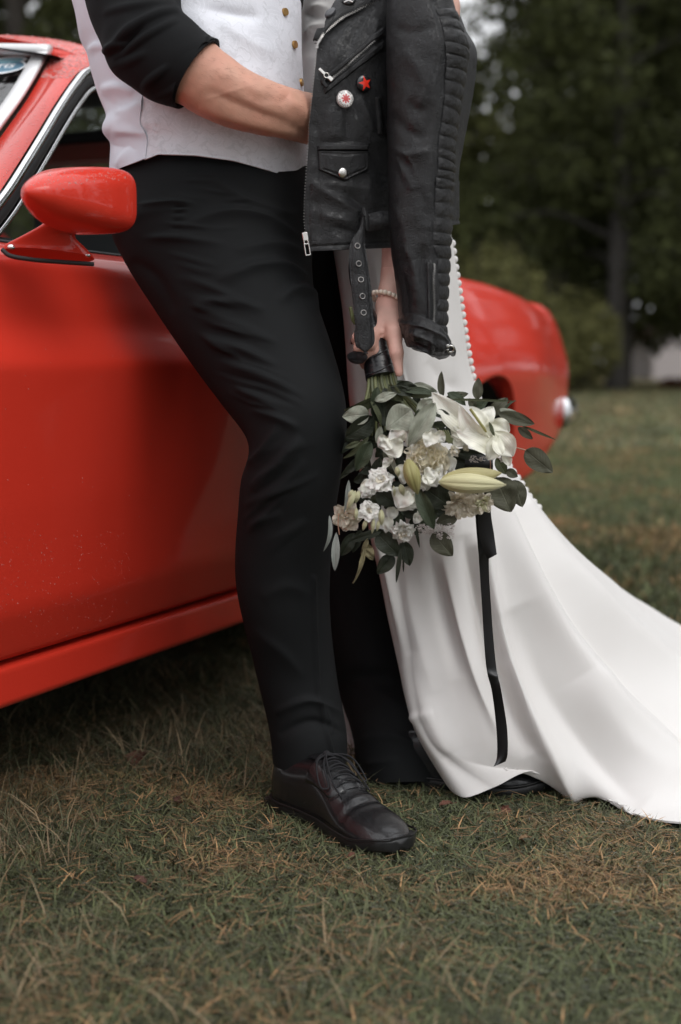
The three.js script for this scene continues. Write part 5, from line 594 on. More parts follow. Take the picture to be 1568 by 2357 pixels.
  // hanging sleeve
  const SR = stations([[900, -120, 985, -130, 2.15, 0.05], [893, -60, 1022, -70, 2.13, 0.058], [890, 0, 1040, -5, 2.12, 0.06], [889, 60, 1056, 55, 2.115, 0.061], [889, 112, 1077, 110, 2.11, 0.062], [890, 165, 1073, 161, 2.11, 0.061], [891, 242, 1060, 242, 2.11, 0.059], [892, 339, 1047, 339, 2.11, 0.056], [893, 404, 1045, 404, 2.11, 0.055], [895, 470, 1040, 470, 2.11, 0.054], [898, 543, 1037, 543, 2.11, 0.052], [904, 608, 1034, 608, 2.108, 0.049], [914, 680, 1030, 680, 2.106, 0.046], [920, 730, 1028, 740, 2.104, 0.044], [926, 770, 1026, 790, 2.102, 0.044]]);
  const S = (u, t) => ringPt(cat(SR, u), t), sv = grid(260, 110, (u, v) => S(u, -PI / 2 + 2 * PI * v), { closed: true, cap0: true });
  fold(sv, [[[[905, 60], [950, 75], [1005, 55]], 14, -3, 14], [[[930, 110], [960, 150], [975, 200]], 18, 4, 16], [[[1000, 130], [985, 190], [965, 255]], 6, 3.5, 5], [[[1012, 150], [1000, 190], [990, 240]], 8, 3, 6], [[[900, 260], [935, 300], [985, 320]], 16, -4, 14], [[[905, 340], [940, 355], [990, 345]], 12, 4, 10], [[[915, 375], [935, 400], [950, 440]], 10, 3, 8], [[[910, 360], [925, 385], [928, 420]], 4, 1.6, 4], [[[930, 350], [950, 380], [955, 410]], 4, 1.6, 4], [[[960, 430], [980, 470], [985, 520]], 14, -3, 12], [[[905, 470], [930, 520], [945, 600]], 16, 4, 16], [[[930, 560], [955, 620], [965, 700]], 14, 5, 12], [[[975, 560], [972, 620], [978, 700]], 12, -5, 12], [[[920, 620], [935, 680], [940, 735]], 11, -3, 11], [[[985, 600], [1000, 640], [1005, 700]], 8, 3, 8], [[[940, 230], [960, 250], [985, 250]], 12, -3, 12],
    [[[1000, 0], [1019, 62], [1026, 120], [1022, 226], [1010, 323], [1004, 420], [997, 511], [990, 598]], 3, -2.2, 3, 1], [[[993, 0], [1012, 64], [1019, 122], [1015, 226], [1003, 323], [997, 420], [990, 511], [983, 598]], 2.5, -1.4, 2.5, 1]]);
  rough(sv, 0.0016, 24, 8.8, 3); const sleeve = mesh('sleeve', sv, leather, jacket);
  // quilted ribs down the outside of the sleeve
  const LL = [[1004, 18], [1012, 41], [1019, 63], [1026, 96], [1028, 123], [1028, 152], [1027, 182], [1025, 213], [1022, 246], [1017, 277], [1013, 307], [1010, 339], [1008, 363], [1008, 388], [1006, 407], [1004, 434], [1003, 468], [1000, 500], [999, 534], [997, 563], [1009, 597], [1007, 626], [1008, 656], [1006, 686], [1003, 716], [1002, 746], [1002, 770]];
  const RY = [12, 46, 78, 116, 144, 170, 207, 234, 270, 305, 331, 360, 384, 399, 420, 440, 474, 506, 542, 568, 598, 627, 657, 689, 718, 749, 776];
  const find = (x, y, t0) => { let b = 1e9, r = [0, 0]; for (let i = 0; i <= 150; i++) { const kk = cat(SR, i / 150); for (let j = 0; j <= (t0 === undefined ? 60 : 0); j++) { const t = t0 ?? PI * j / 60, q = px(ringPt(kk, t)), d = (t0 === undefined ? Math.hypot(q[0] - x, q[1] - y) : Math.abs(q[1] - y)); if (d < b) { b = d; r = [i / 150, t]; } } } return r; };
  const ends = LL.map(([x, y], i) => [find(x, y), find(0, RY[i], 0.12)]);
  for (let i = 0; i < ends.length - 1; i++) { const [[uA, tA], [uB]] = ends[i], [[uC, tC], [uD]] = ends[i + 1]; const R = rng(i + 50), ph = R() * 9;
    const g = grid(12, 26, (u, v) => { const uu = lerp(lerp(uA, uC, u), lerp(uB, uD, u), v), t = lerp(lerp(tA, tC, u), -0.5, v), k2 = cat(SR, uu), p = ringPt(k2, t), c = V(k2[0], k2[1], k2[2]), n = p.clone().sub(c); n.normalize(); const pillow = Math.pow(Math.sin(PI * clamp(u, 0.001, 0.999)), 0.5); return p.addScaledVector(n, 0.0003 + pillow * (0.0034 + 0.0012 * N3(v * 11 + ph, u * 3, ph)) * Math.min(1, v * 9 + 0.25) - 0.0012 + 0.0006 * N3(v * 26, u * 2, ph)); });
    mesh('quilted_rib', g, leather, sleeve); }
  // sleeve zip
  const sz = mesh('sleeve_zip', patchOn(sleeve, (u, v) => [lerp(982, 1003, v) + (u < 0.2 ? 3 * u : 0.6) + 1 * u, lerp(600, 772, u)], 40, 14, (u, v) => v < 0.4 ? edge(u, v / 0.4, 0.0038, -0.001, 0.03, 0.25) : 0.0012), leather, sleeve); mesh('zip_teeth', zipTeeth([[997, 608], [998, 660], [997, 720], [995, 768]], 62, 0.0028, 0.0032, sleeve), zipM, sleeve);
  // turned-back cuff
  const cu = loft([[919, 730, 1023, 772, 2.1, 0.047], [923, 745, 1033, 787, 2.098, 0.05], [927, 764, 1039, 801, 2.096, 0.051], [931, 783, 1036, 817, 2.095, 0.049], [936, 796, 1012, 826, 2.095, 0.044]], { nu: 60, nv: 110, cap0: false });
  fold(cu, [[[[924, 744], [970, 752], [1010, 770], [1034, 792]], 4, 3, 5, 1], [[[940, 765], [980, 780], [1015, 805]], 7, 4, 7], [[[935, 785], [970, 800], [1000, 818]], 6, -3.5, 6], [[[1000, 775], [1005, 800], [1000, 820]], 6, -5, 6], [[[1015, 785], [1022, 800], [1018, 815]], 6, 4, 6], [[[955, 755], [960, 775], [950, 800]], 7, 3, 7], [[[975, 765], [985, 790], [980, 812]], 6, -3, 6]]);
  mesh('sleeve_cuff', rough(cu, 0.003, 42, 5.2, 3), leather, sleeve);
  mesh('cuff_flap', taperTube([P(1016, 800, 2.07), P(1030, 800, 2.062), P(1040, 806, 2.07), P(1043, 815, 2.085)], [0.008, 0.0085, 0.006, 0.004], 20, 12), leather, sleeve); const zr = P(1037, 803, 2.056); mesh('zip_ring', merge([new THREE.TorusGeometry(0.0048, 0.0015, 8, 20).rotateX(0.4).translate(...zr.toArray()), new RoundedBoxGeometry(0.004, 0.009, 0.003, 2, 0.001).translate(zr.x - 0.004, zr.y + 0.002, zr.z)]), steel, sleeve);
  // belt
  const bl = sheet([[834, 494, 2.098], [828, 525, 2.092], [809, 555, 2.085], [803, 590, 2.08], [806, 625, 2.078], [809, 657, 2.076], [813, 700, 2.074], [817, 745, 2.072], [820, 792, 2.07], [841, 815, 2.07]], [[840, 500, 2.098], [841, 545, 2.095], [842, 570, 2.09], [846, 597, 2.086], [850, 628, 2.084], [854, 657, 2.082], [858, 700, 2.08], [860, 745, 2.078], [862, 789, 2.076], [842, 815.5, 2.072]], { nu: 150, nv: 26, bulge: 0.003 });
  fold(bl, [[[[810, 560], [808, 620], [814, 700], [823, 792], [841, 810], [858, 790], [853, 700], [846, 610], [838, 560]], 2.2, -1.3, 2.2, 1], [[[806, 720], [830, 735], [860, 728]], 16, 2, 16], [[[804, 640], [830, 632], [852, 640]], 14, -1.5, 14]]);
  const belt = mesh('belt', solid(rough(bl, 0.0008, 40, 2.9), 0.004), leather, jacket);
  mesh('belt_strap', solid(rough(sheet([[842, 492, 2.12], [870, 487, 2.12], [912, 484, 2.125]], [[846, 534, 2.118], [872, 530, 2.118], [912, 526, 2.122]], { nu: 40, nv: 20, bulge: 0.006 }), 0.0018, 50, 1.2), 0.004), leather, belt);
  mesh('belt_loop', solid(sheet([[832, 478, 2.108], [838, 500, 2.1], [841, 530, 2.1]], [[843, 478, 2.108], [850, 500, 2.104], [851, 530, 2.104]], { nu: 16, nv: 8, bulge: 0.003 }), 0.003), leather, belt);
  for (const [x, y] of [[823, 566], [826, 607], [831, 644], [834.5, 682], [837, 720]]) { const h = hit(belt, x, y), F = onFrame(h); const e = mesh('eyelet', moved(new THREE.TorusGeometry(0.0038, 0.0008, 8, 24).translate(0, 0, 0.0006), F), zipM, belt); mesh('eyelet_hole', moved(new THREE.CircleGeometry(0.0033, 20).translate(0, 0, 0.0005), F), lin0, belt); }
}

// ------------------------------------------------------------------ bouquet
const bouquet = thing('bouquet', 'hanging bouquet of white lilies, roses and eucalyptus with black ribbon', 'bouquet', V(0.12, 0.55, -2.08));
{
  const Z = (x, y) => [718.2 + 0.3758 * x, 828.7 + 0.3758 * y], K = 0.3758;
  const vein = (a, b) => { const f = tfbm(17, 4); return [tex(256, 1, (u, v) => { const m = Math.abs(u - 0.5) * 2, side = Math.abs(((v * 9 + m * 2.4) % 1) - 0.5), q = 0.8 + 0.35 * (f(u, v, 7) - 0.3), w = sstep(0.07, 0.0, m) * 0.5 + sstep(0.09, 0, side) * 0.22; return a.map((c, i) => Math.pow(clamp(lerp(c * q, b[i], w)), 1 / 2.2)); }, true), tex(128, 1, (u, v) => { const m = Math.abs(u - 0.5) * 2, side = Math.abs(((v * 9 + m * 2.4) % 1) - 0.5); return 0.6 - 0.5 * sstep(0.08, 0, m) - 0.25 * sstep(0.12, 0, side) + 0.2 * f(u, v, 9); })]; };
  const lm = (a, b, r = 0.55, tr = 0.2) => { const [m, bm] = vein(a, b); return MP({ map: m, bumpMap: bm, bumpScale: 0.0012, roughness: Math.max(0.5, r), specularIntensity: 0.45, transmission: tr, thickness: 0 }); };
  const dark = lm([0.024, 0.03, 0.017], [0.05, 0.06, 0.034], 0.42, 0.1), olive = lm([0.075, 0.085, 0.04], [0.14, 0.15, 0.08], 0.5), mid = lm([0.05, 0.066, 0.036], [0.1, 0.12, 0.07], 0.48), pale = lm([0.36, 0.375, 0.30], [0.46, 0.47, 0.39], 0.6), euc = lm([0.09, 0.09, 0.058], [0.14, 0.14, 0.1], 0.6, 0.15), silver = lm([0.34, 0.36, 0.33], [0.42, 0.44, 0.4], 0.6), dry = lm([0.28, 0.24, 0.13], [0.2, 0.15, 0.07], 0.7, 0.3);
  const pet = (r, g, b, t = 0.3) => { const f = tfbm(61, 4); return MP({ map: tex(256, 1, (u, v) => { const k = 0.94 + 0.1 * (f(u, v, 6) - 0.5) - 0.025 * sstep(0.6, 0.9, 0.5 + 0.5 * Math.sin(u * 60 + 3 * f(u, v, 5))); return [r * k, g * k, b * k * (1 - 0.1 * (1 - v))].map((c) => Math.pow(clamp(c), 1 / 2.2)); }, true), bumpMap: tex(128, 1, (u, v) => 0.5 + 0.4 * Math.sin(u * 75 + 4 * f(u, v, 4))), bumpScale: 0.0003, roughness: 0.55, transmission: t, thickness: 0 }); };
  const white = pet(0.88, 0.865, 0.83, 0.25), cream = pet(0.86, 0.80, 0.66, 0.25), lilyW = pet(0.86, 0.845, 0.77, 0.2), beige = pet(0.86, 0.785, 0.665, 0.35), budM = pet(0.66, 0.64, 0.42), oliveBud = pet(0.36, 0.33, 0.13, 0.15), stemM = MS({ color: lin(0.13, 0.14, 0.055), roughness: 0.55 }), pinkStem = MS({ color: lin(0.4, 0.22, 0.15), roughness: 0.6 });
  // a blade between two points: width in photograph units, roll about its length, curl along it, fold along its middle
  function bladeW(A, B, W, { roll = 0, curl = 0.08, fold: fo = 0.12, shape = 0.85, tip = 0.0, wav = 0, seed = 1, nu = 16, nv = 8, cup = 0 } = {}) {
    const Y = B.clone().sub(A), L = Y.length(), y = Y.clone().normalize(), view = EYEV.clone().sub(A).normalize(); let x = y.clone().cross(view).normalize(), z = x.clone().cross(y).normalize(); const xr = x.clone().multiplyScalar(Math.cos(roll)).addScaledVector(z, Math.sin(roll)), zr = z.clone().multiplyScalar(Math.cos(roll)).addScaledVector(x, -Math.sin(roll));
    return grid(nu, nv, (u, v) => { const s = (v - 0.5) * 2, w = W / 2 * Math.pow(Math.sin(PI * Math.pow(clamp(u * (1 - tip) + tip * 0.02, 0.003, 0.997), shape)), 0.72), wv = wav ? wav * W * N3(u * 3 + seed, s * 1.6, seed * 1.3) : 0; return A.clone().addScaledVector(y, u * L).addScaledVector(xr, s * w).addScaledVector(zr, curl * L * Math.sin(PI * u * 0.92) + fo * Math.abs(s) * w * 2 + cup * s * s * w + wv); }, { uvs: (u, v) => [v, u] });
  }
  const leafZ = (name, x0, y0, x1, y1, w, mat, d0, o = {}, par = bouquet) => mesh(name, bladeW(P(...Z(x0, y0), d0), P(...Z(x1, y1), d0 + (o.dd || 0)), mm(w * K, d0), { ...o, seed: x0 * 0.01 + y0 }), mat, par);
  const D = 2.04; // front of the bouquet
  // ribbon-bound handle and stems
  const hdl = mesh('handle', rough(loft([[814, 722, 858, 706, 2.135, 0.014], [827, 760, 882, 758, 2.128, 0.017], [834, 800, 892, 798, 2.122, 0.019], [838, 842, 903, 834, 2.115, 0.021], [843, 876, 912, 862, 2.108, 0.022]], { nu: 70, nv: 40 }), 0.0012, 40, 3), null, bouquet); const satin = MP({ color: lin(0.008, 0.008, 0.009), roughness: 0.3, sheen: 0.5, sheenRoughness: 0.3, sheenColor: lin(0.1, 0.1, 0.11), bumpMap: tex(128, 0.02, (u, v) => 0.5 + 0.4 * Math.sin(v * 2 * PI * 3) + 0.2 * tval(8)(u * 40, v * 40, 40)), bumpScale: 0.0003 }); hdl.material = satin;
  for (const t of [0.42, 0.68, 0.9]) { const a = [lerp(816, 842, t) - 1, lerp(722, 880, t)], b = [lerp(860, 913, t), lerp(706, 858, t) - 6]; mesh('ribbon_wrap', lineOn(hdl, [[a[0] + 5, a[1] - 2], [(a[0] + b[0]) / 2, (a[1] + b[1]) / 2 + 3], [b[0] - 4, b[1]]], 0.0009, 0.0, 14, 6), satin, hdl); }
  mesh('ribbon_knot', rough(moved(new THREE.SphereGeometry(0.012, 20, 14).scale(1.3, 0.8, 0.9), new THREE.Matrix4().setPosition(P(823, 822, 2.10))), 0.003, 90, 2), satin, hdl);
  const R = rng(12); for (let i = 0; i < 18; i++) { const t = i / 17, x0 = lerp(850, 908, t), dd = 0.016 * (R() - 0.3); mesh('stem', taperTube([P(x0, 862 - 6 * t, 2.105 - dd), P(x0 + 3 + 10 * (t - 0.4), 890, 2.095 - dd), P(lerp(845, 960, t) + 12 * (R() - 0.5), 925 + 18 * R(), 2.085 - dd), P(lerp(835, 1010, t), 985 + 20 * R(), 2.08)], [0.0026, 0.0028, 0.0026, 0.002], 18, 7), i % 3 === 1 ? stemM : i % 3 === 2 ? MS({ color: lin(0.075, 0.085, 0.04), roughness: 0.55 }) : stemM, bouquet); }
  for (let i = 0; i < 4; i++) mesh('stem', taperTube([P(812 + i * 2, 738 + i * 3, 2.14), P(807 + i * 2, 706 + 8 * i, 2.14)], [0.0026, 0.0024], 4, 7), stemM, bouquet);
  // leaves: base, tip, width (measured on the enlarged photograph), material, depth
  const LV = [
    [350, 332, 186, 345, 118, pale, 2.055, { fold: 0.05, curl: 0.1, shape: 0.7 }], [430, 220, 195, 305, 70, olive, 2.07, { roll: 0.5 }], [430, 225, 460, 410, 165, dark, 2.05, { cup: 0.5, curl: -0.1 }], [360, 250, 420, 420, 50, olive, 2.045, { roll: 0.9 }], [385, 250, 520, 205, 60, pale, 2.045, { wav: 0.25, roll: 0.3 }],
    [520, 165, 770, 200, 75, olive, 2.06, { roll: -0.4, wav: 0.2 }], [520, 150, 645, 165, 60, dark, 2.05, { wav: 0.25 }], [600, 160, 770, 195, 65, pale, 2.075, { wav: 0.35, roll: 0.3 }], [480, 165, 620, 215, 55, dark, 2.05, {}], [560, 190, 760, 215, 48, mid, 2.05, { roll: 0.5 }],
    [803, 222, 794, 68, 52, euc, 2.06, { fold: 0.3, roll: 0.5, shape: 0.75 }], [1012, 242, 1020, 108, 66, euc, 2.05, { shape: 0.8 }], [820, 235, 958, 205, 55, euc, 2.06, { wav: 0.2 }], [830, 200, 940, 280, 60, mid, 2.06, { roll: 0.4 }], [838, 240, 1256, 252, 17, olive, 2.02, { curl: 0.02 }], [1140, 325, 1362, 392, 82, euc, 2.03, { shape: 0.9, fold: 0.18 }], [1150, 300, 1310, 400, 60, pale, 2.045, { roll: 0.3 }], [1262, 412, 1352, 484, 52, euc, 2.04, {}], [1285, 402, 1498, 490, 18, olive, 2.03, { curl: -0.03 }], [1100, 330, 1200, 232, 86, euc, 2.055, { shape: 0.7 }], [1172, 322, 1253, 248, 24, mid, 2.045, { roll: 0.8 }], [985, 300, 1080, 245, 60, mid, 2.07, {}], [1000, 290, 960, 235, 50, euc, 2.07, {}],
    [1308, 552, 1476, 690, 130, euc, 2.05, { shape: 0.72, fold: 0.04, curl: 0.05 }], [1125, 720, 1220, 930, 190, euc, 2.05, { shape: 0.78, fold: 0.05 }], [1235, 735, 1290, 900, 112, euc, 2.06, { shape: 0.8, fold: 0.05 }], [1190, 675, 1260, 715, 58, euc, 2.06, { shape: 0.75 }], [1130, 600, 1190, 700, 70, olive, 2.06, {}], [1085, 380, 1110, 500, 34, olive, 2.0, { roll: 0.7 }],
    [610, 305, 455, 425, 175, pale, 2.025, { wav: 0.12, fold: 0.1, shape: 0.7 }], [755, 262, 592, 525, 120, pale, 2.02, { wav: 0.18, fold: 0.2, shape: 0.9 }], [740, 240, 640, 330, 90, pale, 2.035, { wav: 0.3 }], [660, 300, 600, 400, 60, mid, 2.03, { roll: 0.9 }], [735, 322, 850, 345, 56, dark, 2.02, { roll: 0.3 }], [740, 390, 850, 380, 50, mid, 2.03, { roll: -0.4 }],
    [380, 350, 205, 470, 135, dark, 2.06, { roll: 0.3 }], [360, 500, 270, 680, 95, mid, 2.045, { fold: 0.35 }], [350, 470, 190, 600, 40, olive, 2.05, { roll: 0.4 }], [330, 560, 165, 735, 46, dark, 2.06, {}], [350, 430, 240, 520, 60, mid, 2.065, { roll: -0.5 }], [420, 405, 395, 510, 48, pale, 2.035, { roll: 0.3 }], [310, 600, 200, 700, 50, dark, 2.055, {}], [300, 500, 200, 540, 36, olive, 2.045, {}],
    [440, 540, 500, 700, 66, euc, 2.04, { roll: 0.4 }], [470, 560, 530, 720, 30, pale, 2.035, {}], [640, 780, 748, 1035, 96, mid, 2.0, { fold: 0.22, shape: 0.95 }], [400, 800, 515, 885, 120, dark, 2.02, { shape: 0.75 }], [700, 790, 850, 900, 150, dark, 2.035, { shape: 0.7 }], [700, 640, 850, 660, 90, dark, 2.05, {}], [830, 600, 1000, 640, 120, dark, 2.06, {}], [860, 560, 1080, 600, 70, dark, 2.055, {}], [960, 600, 1110, 650, 100, dark, 2.06, {}],
    [440, 1040, 228, 1112, 54, dark, 2.035, {}], [400, 1060, 535, 1200, 130, dark, 2.035, { shape: 0.7 }], [500, 1195, 400, 1310, 95, dark, 2.045, { shape: 0.75 }], [560, 1110, 600, 1260, 92, dark, 2.045, { shape: 0.8 }], [545, 1150, 516, 1366, 30, dark, 2.03, {}], [628, 990, 660, 1152, 20, dark, 2.03, {}], [740, 1060, 860, 1200, 132, euc, 2.045, { shape: 0.72, fold: 0.05 }], [890, 950, 760, 1000, 90, euc, 2.045, { shape: 0.75 }], [540, 1120, 560, 1230, 40, euc, 2.05, {}], [560, 920, 640, 960, 70, dark, 2.04, {}],
    [108, 952, 66, 1170, 34, silver, 2.035, { roll: 0.6, wav: 0.1 }], [150, 1055, 140, 1290, 52, silver, 2.03, { wav: 0.08, fold: 0.08, shape: 1.0 }], [225, 735, 196, 935, 40, silver, 2.025, { roll: 0.7 }], [260, 1060, 180, 1200, 80, dark, 2.05, {}], [300, 1040, 250, 1180, 60, dark, 2.05, {}],
    [400, 165, 360, 300, 60, mid, 2.06, { roll: 0.4 }], [470, 150, 560, 250, 75, olive, 2.055, { roll: -0.3 }], [445, 170, 470, 280, 62, dark, 2.058, {}], [520, 130, 600, 200, 60, mid, 2.06, { roll: 0.3 }],
    [318, 1130, 246, 1366, 42, dry, 2.02, { roll: 0.7, wav: 0.5, curl: 0.12 }], [320, 1120, 375, 1225, 66, dry, 2.03, { wav: 0.4 }], [340, 1090, 300, 1190, 40, dry, 2.03, { wav: 0.4, roll: 0.5 }], [560, 1300, 560, 1180, 12, dark, 2.04, {}]];
  { const Q = rng(5); for (const [x0, y0, x1, y1, w, m, d, o] of LV) leafZ('leaf', x0, y0, x1, y1, w, m, d, { wav: 0.07 + 0.08 * Q(), curl: 0.02 + 0.16 * Q(), ...o }); }
  { const Q = rng(81); for (let i = 0; i < 150; i++) { const a = Q() * 6.28, r = 340 * Math.sqrt(Q()), x = 600 + r * 1.12 * Math.cos(a), y = 640 + r * 1.05 * Math.sin(a); if (x > 1150 || (x > 950 && y < 380)) continue; const b = Q() * 6.28, l = 70 + 70 * Q(); leafZ('leaf', x, y, x + l * Math.cos(b), y + l * Math.sin(b), 44 + 44 * Q(), Q() < 0.7 ? dark : mid, 2.085 + 0.02 * Q(), { roll: 1.2 * (Q() - 0.5), wav: 0.1 }); } }
  mesh('stem', tube([P(...Z(1180, 500), 2.06), P(...Z(1228, 528), 2.05), P(...Z(1312, 553), 2.05)], 0.0009, 16, 5), pinkStem, bouquet); mesh('stem', tube([P(...Z(165, 940), 2.03), P(...Z(160, 1000), 2.028), P(...Z(168, 1070), 2.03)], 0.0008, 12, 5), pinkStem, bouquet); mesh('stem', tube([P(...Z(820, 560), 2.03), P(...Z(845, 640), 2.02), P(...Z(820, 720), 2.02)], 0.0009, 16, 5), stemM, bouquet); mesh('stem', tube([P(...Z(1085, 590), 2.02), P(...Z(1094, 630), 2.02), P(...Z(1092, 670), 2.03)], 0.0008, 10, 5), pinkStem, bouquet);
  for (let i = 0; i < 6; i++) mesh('stem', tube([P(...Z(760 + 14 * i, 430), 2.05), P(...Z(800 + 10 * i, 470), 2.045), P(...Z(840 + 8 * i, 510), 2.04)], 0.0011, 10, 5), stemM, bouquet);
  // flowers made of petals
  const facing = (x, y, d, dx, dy) => { const p = P(...Z(x, y), d), z = EYEV.clone().sub(p).normalize().add(V(dx, dy, 0)).normalize(); return { p, n: z }; };
  function rosette(name, label, x, y, d, r, dx, dy, layers, mat, inner, seed) { // layers: [petals, angle from the axis, length, width, bend towards the axis]
    const Q = rng(seed), F = onFrame(facing(x, y, d, dx, dy)), S = mm(r * K, d), core = mesh(name, moved(new THREE.SphereGeometry(S * 0.3, 16, 12).scale(1, 1, 1.3).translate(0, 0, -S * 0.22), F), inner, bouquet, label);
    layers.forEach(([n, al, ln, wd, bend], li) => { const off = Q() * 6; for (let i = 0; i < n; i++) { const a = off + (i + 0.35 * (Q() - 0.5)) / n * 2 * PI, al2 = al + 0.22 * (Q() - 0.5), L = S * ln * (0.9 + 0.25 * Q()), W = S * wd * (0.9 + 0.25 * Q()), sd = Q() * 60, rad = V(Math.cos(a), Math.sin(a), 0), side = V(-Math.sin(a), Math.cos(a), 0), dir = rad.clone().multiplyScalar(Math.sin(al2)).add(V(0, 0, Math.cos(al2))), inn = side.clone().cross(dir).multiplyScalar(-1); if (inn.dot(rad) > 0) inn.negate(); const b0 = rad.clone().multiplyScalar(S * (0.05 + 0.1 * li / layers.length)).add(V(0, 0, -S * 0.5));
      const g = grid(12, 12, (u, v) => { const q = (v - 0.5) * 2, w = W / 2 * Math.pow(Math.min(1, u * 1.9 + 0.12), 0.75) * Math.sqrt(Math.max(0.03, 1 - Math.pow(u, 6) * (0.55 + 0.3 * N3(sd, q, 1)))), rim = sstep(0.55, 1, u), L2 = L * u * (1 - 0.2 * q * q * u + 0.08 * rim * N3(q * 3.2, sd, 4)); return b0.clone().addScaledVector(dir, L2).addScaledVector(side, q * w).addScaledVector(inn, L * (bend * Math.sin(u * PI * 0.62) - 0.34 * rim * rim * (0.5 + N3(sd, 3, 2))) + 0.42 * q * q * w * (1 - 0.4 * rim) + 0.26 * W * rim * N3(q * 2.1, u * 2.5, sd)); }, { uvs: (u, v) => [v, u] });
      g.applyMatrix4(F); mesh('petal', g, li < 2 && Q() < 0.5 ? inner : mat, core); } });
    return core;
  }
  const rose = (name, label, x, y, d, r, dx, dy, mat, inner, sd) => rosette(name, label, x, y, d, r, dx, dy, [[3, 0.1, 1.0, 0.5, 0.12], [3, 0.26, 1.02, 0.7, 0.12], [4, 0.45, 1.05, 0.85, 0.14], [5, 0.72, 1.08, 0.95, 0.14], [6, 1.05, 1.08, 1.0, 0.12]], mat, inner, sd);
  rose('rose', 'white rose at the left of the lily bud', 418, 735, 2.005, 84, -0.2, 0.3, white, cream, 5); rose('rose', 'round white rose low on the left', 348, 922, 2.0, 66, 0, 0.15, white, cream, 6);
  rose('rose', null, 560, 1050, 2.02, 74, 0.15, -0.75, white, beige, 7); rose('rose', null, 215, 965, 2.045, 92, -0.1, -0.5, beige, beige, 8); rose('rose', null, 338, 800, 2.05, 55, 0.1, 0.3, white, beige, 18);
  rosette('rosebud', null, 868, 545, 2.01, 54, 0.25, -0.7, [[3, 0.12, 1.5, 0.8, 0.16], [4, 0.32, 1.4, 0.95, 0.2]], white, cream, 9); rosette('rosebud', null, 935, 533, 2.02, 32, 0.3, -0.6, [[3, 0.12, 1.5, 0.8, 0.16], [4, 0.32, 1.4, 0.95, 0.2]], cream, cream, 10);
  rosette('carnation', 'faded cream carnation under the lily bud', 905, 890, 2.03, 95, 0.1, -0.7, [[5, 0.2, 0.95, 0.5, 0.05], [7, 0.5, 1.0, 0.6, 0.05], [8, 0.8, 1.1, 0.7, 0.05], [9, 1.15, 1.15, 0.75, 0.0]], beige, beige, 11); rosette('carnation', null, 1040, 880, 2.035, 75, 0.4, -0.6, [[5, 0.25, 1.0, 0.5, 0.05], [7, 0.6, 1.1, 0.65, 0.05], [8, 1.0, 1.15, 0.75, 0.0]], beige, budM, 12);
  { // cream peony: ragged inner petals, wide white outer ones
    const Q = rng(21), F0 = facing(700, 620, 2.02, 0.1, 0.1), F = onFrame(F0), S = mm(150 * K, 2.02), core = mesh('peony', moved(new THREE.SphereGeometry(S * 0.84, 24, 18).scale(1, 1, 0.42), F), cream, bouquet, 'cream peony with ragged middle');
    for (let i = 0; i < 70; i++) { const a = i * 2.4, q = Math.sqrt((i + 0.5) / 70), r = q * 0.86 * S, b = V(Math.cos(a) * r * 0.75, Math.sin(a) * r * 0.75, S * 0.30 * (1 - q * q)), e = V(Math.cos(a + 0.3 * (Q() - 0.5)) * r * 1.16, Math.sin(a) * r * 1.16, S * (0.62 - 0.5 * q * q + 0.16 * Q())), w = S * (0.2 + 0.16 * Q()), sd = Q() * 99; const y = e.clone().sub(b), L = y.length(); y.normalize(); let z = V(Math.cos(a), Math.sin(a), 0.6).normalize(), x = y.clone().cross(z).normalize(); z = x.clone().cross(y); mesh('petal', grid(6, 6, (u, v) => { const s = (v - 0.5) * 2; return b.clone().addScaledVector(y, L * u * (1 - 0.22 * s * s + 0.15 * N3(s * 4, sd, 3) * u)).addScaledVector(x, s * w * (0.4 + 0.6 * u)).addScaledVector(z, w * 0.4 * s * s + 0.3 * w * N3(s * 3, u * 2, sd)); }, { uvs: (u, v) => [v, u] }).applyMatrix4(F), Q() < 0.75 ? cream : white, core); }
    const ow = [[560, 520, 420, 528, 110, 2.01, 0.4], [560, 500, 480, 430, 120, 2.02, 0.3], [530, 590, 470, 470, 90, 2.025, 0.3], [720, 480, 760, 420, 90, 2.03, 0], [730, 440, 700, 535, 90, 2.0, 0.2], [760, 440, 815, 500, 80, 2.005, -0.3], [800, 560, 840, 640, 120, 2.03, -0.3], [740, 690, 800, 720, 120, 2.005, 0.2], [700, 680, 765, 778, 90, 2.0, 0], [690, 700, 700, 800, 110, 2.01, 0.2], [560, 780, 620, 920, 150, 2.03, 0.1], [520, 860, 640, 890, 120, 2.035, 0.3], [540, 640, 560, 760, 90, 2.02, 0.4], [660, 940, 625, 1000, 60, 2.03, 0.2], [690, 930, 640, 960, 60, 2.03, 0], [470, 960, 450, 1060, 60, 2.03, 0.2], [500, 900, 470, 980, 70, 2.035, 0.2]];
    ow.push([470, 480, 405, 535, 100, 2.0, 0.2], [640, 470, 560, 430, 110, 2.03, 0.3], [590, 800, 520, 905, 130, 2.005, -0.2], [600, 830, 650, 910, 110, 2.01, 0.3], [690, 720, 770, 700, 100, 1.998, 0.2], [820, 600, 850, 690, 90, 2.02, 0.3], [480, 640, 440, 600, 70, 2.02, 0.2], [860, 470, 940, 430, 90, 2.02, 0.2], [880, 460, 960, 520, 90, 2.02, -0.2], [300, 760, 380, 800, 80, 2.03, 0.2]);
    for (const [x0, y0, x1, y1, w, d, r] of ow) leafZ('petal', x0, y0, x1, y1, w * 1.15, white, d, { roll: r, wav: 0.25, shape: 0.6, fold: 0.05, cup: 0.3, curl: 0.15 }, core); }
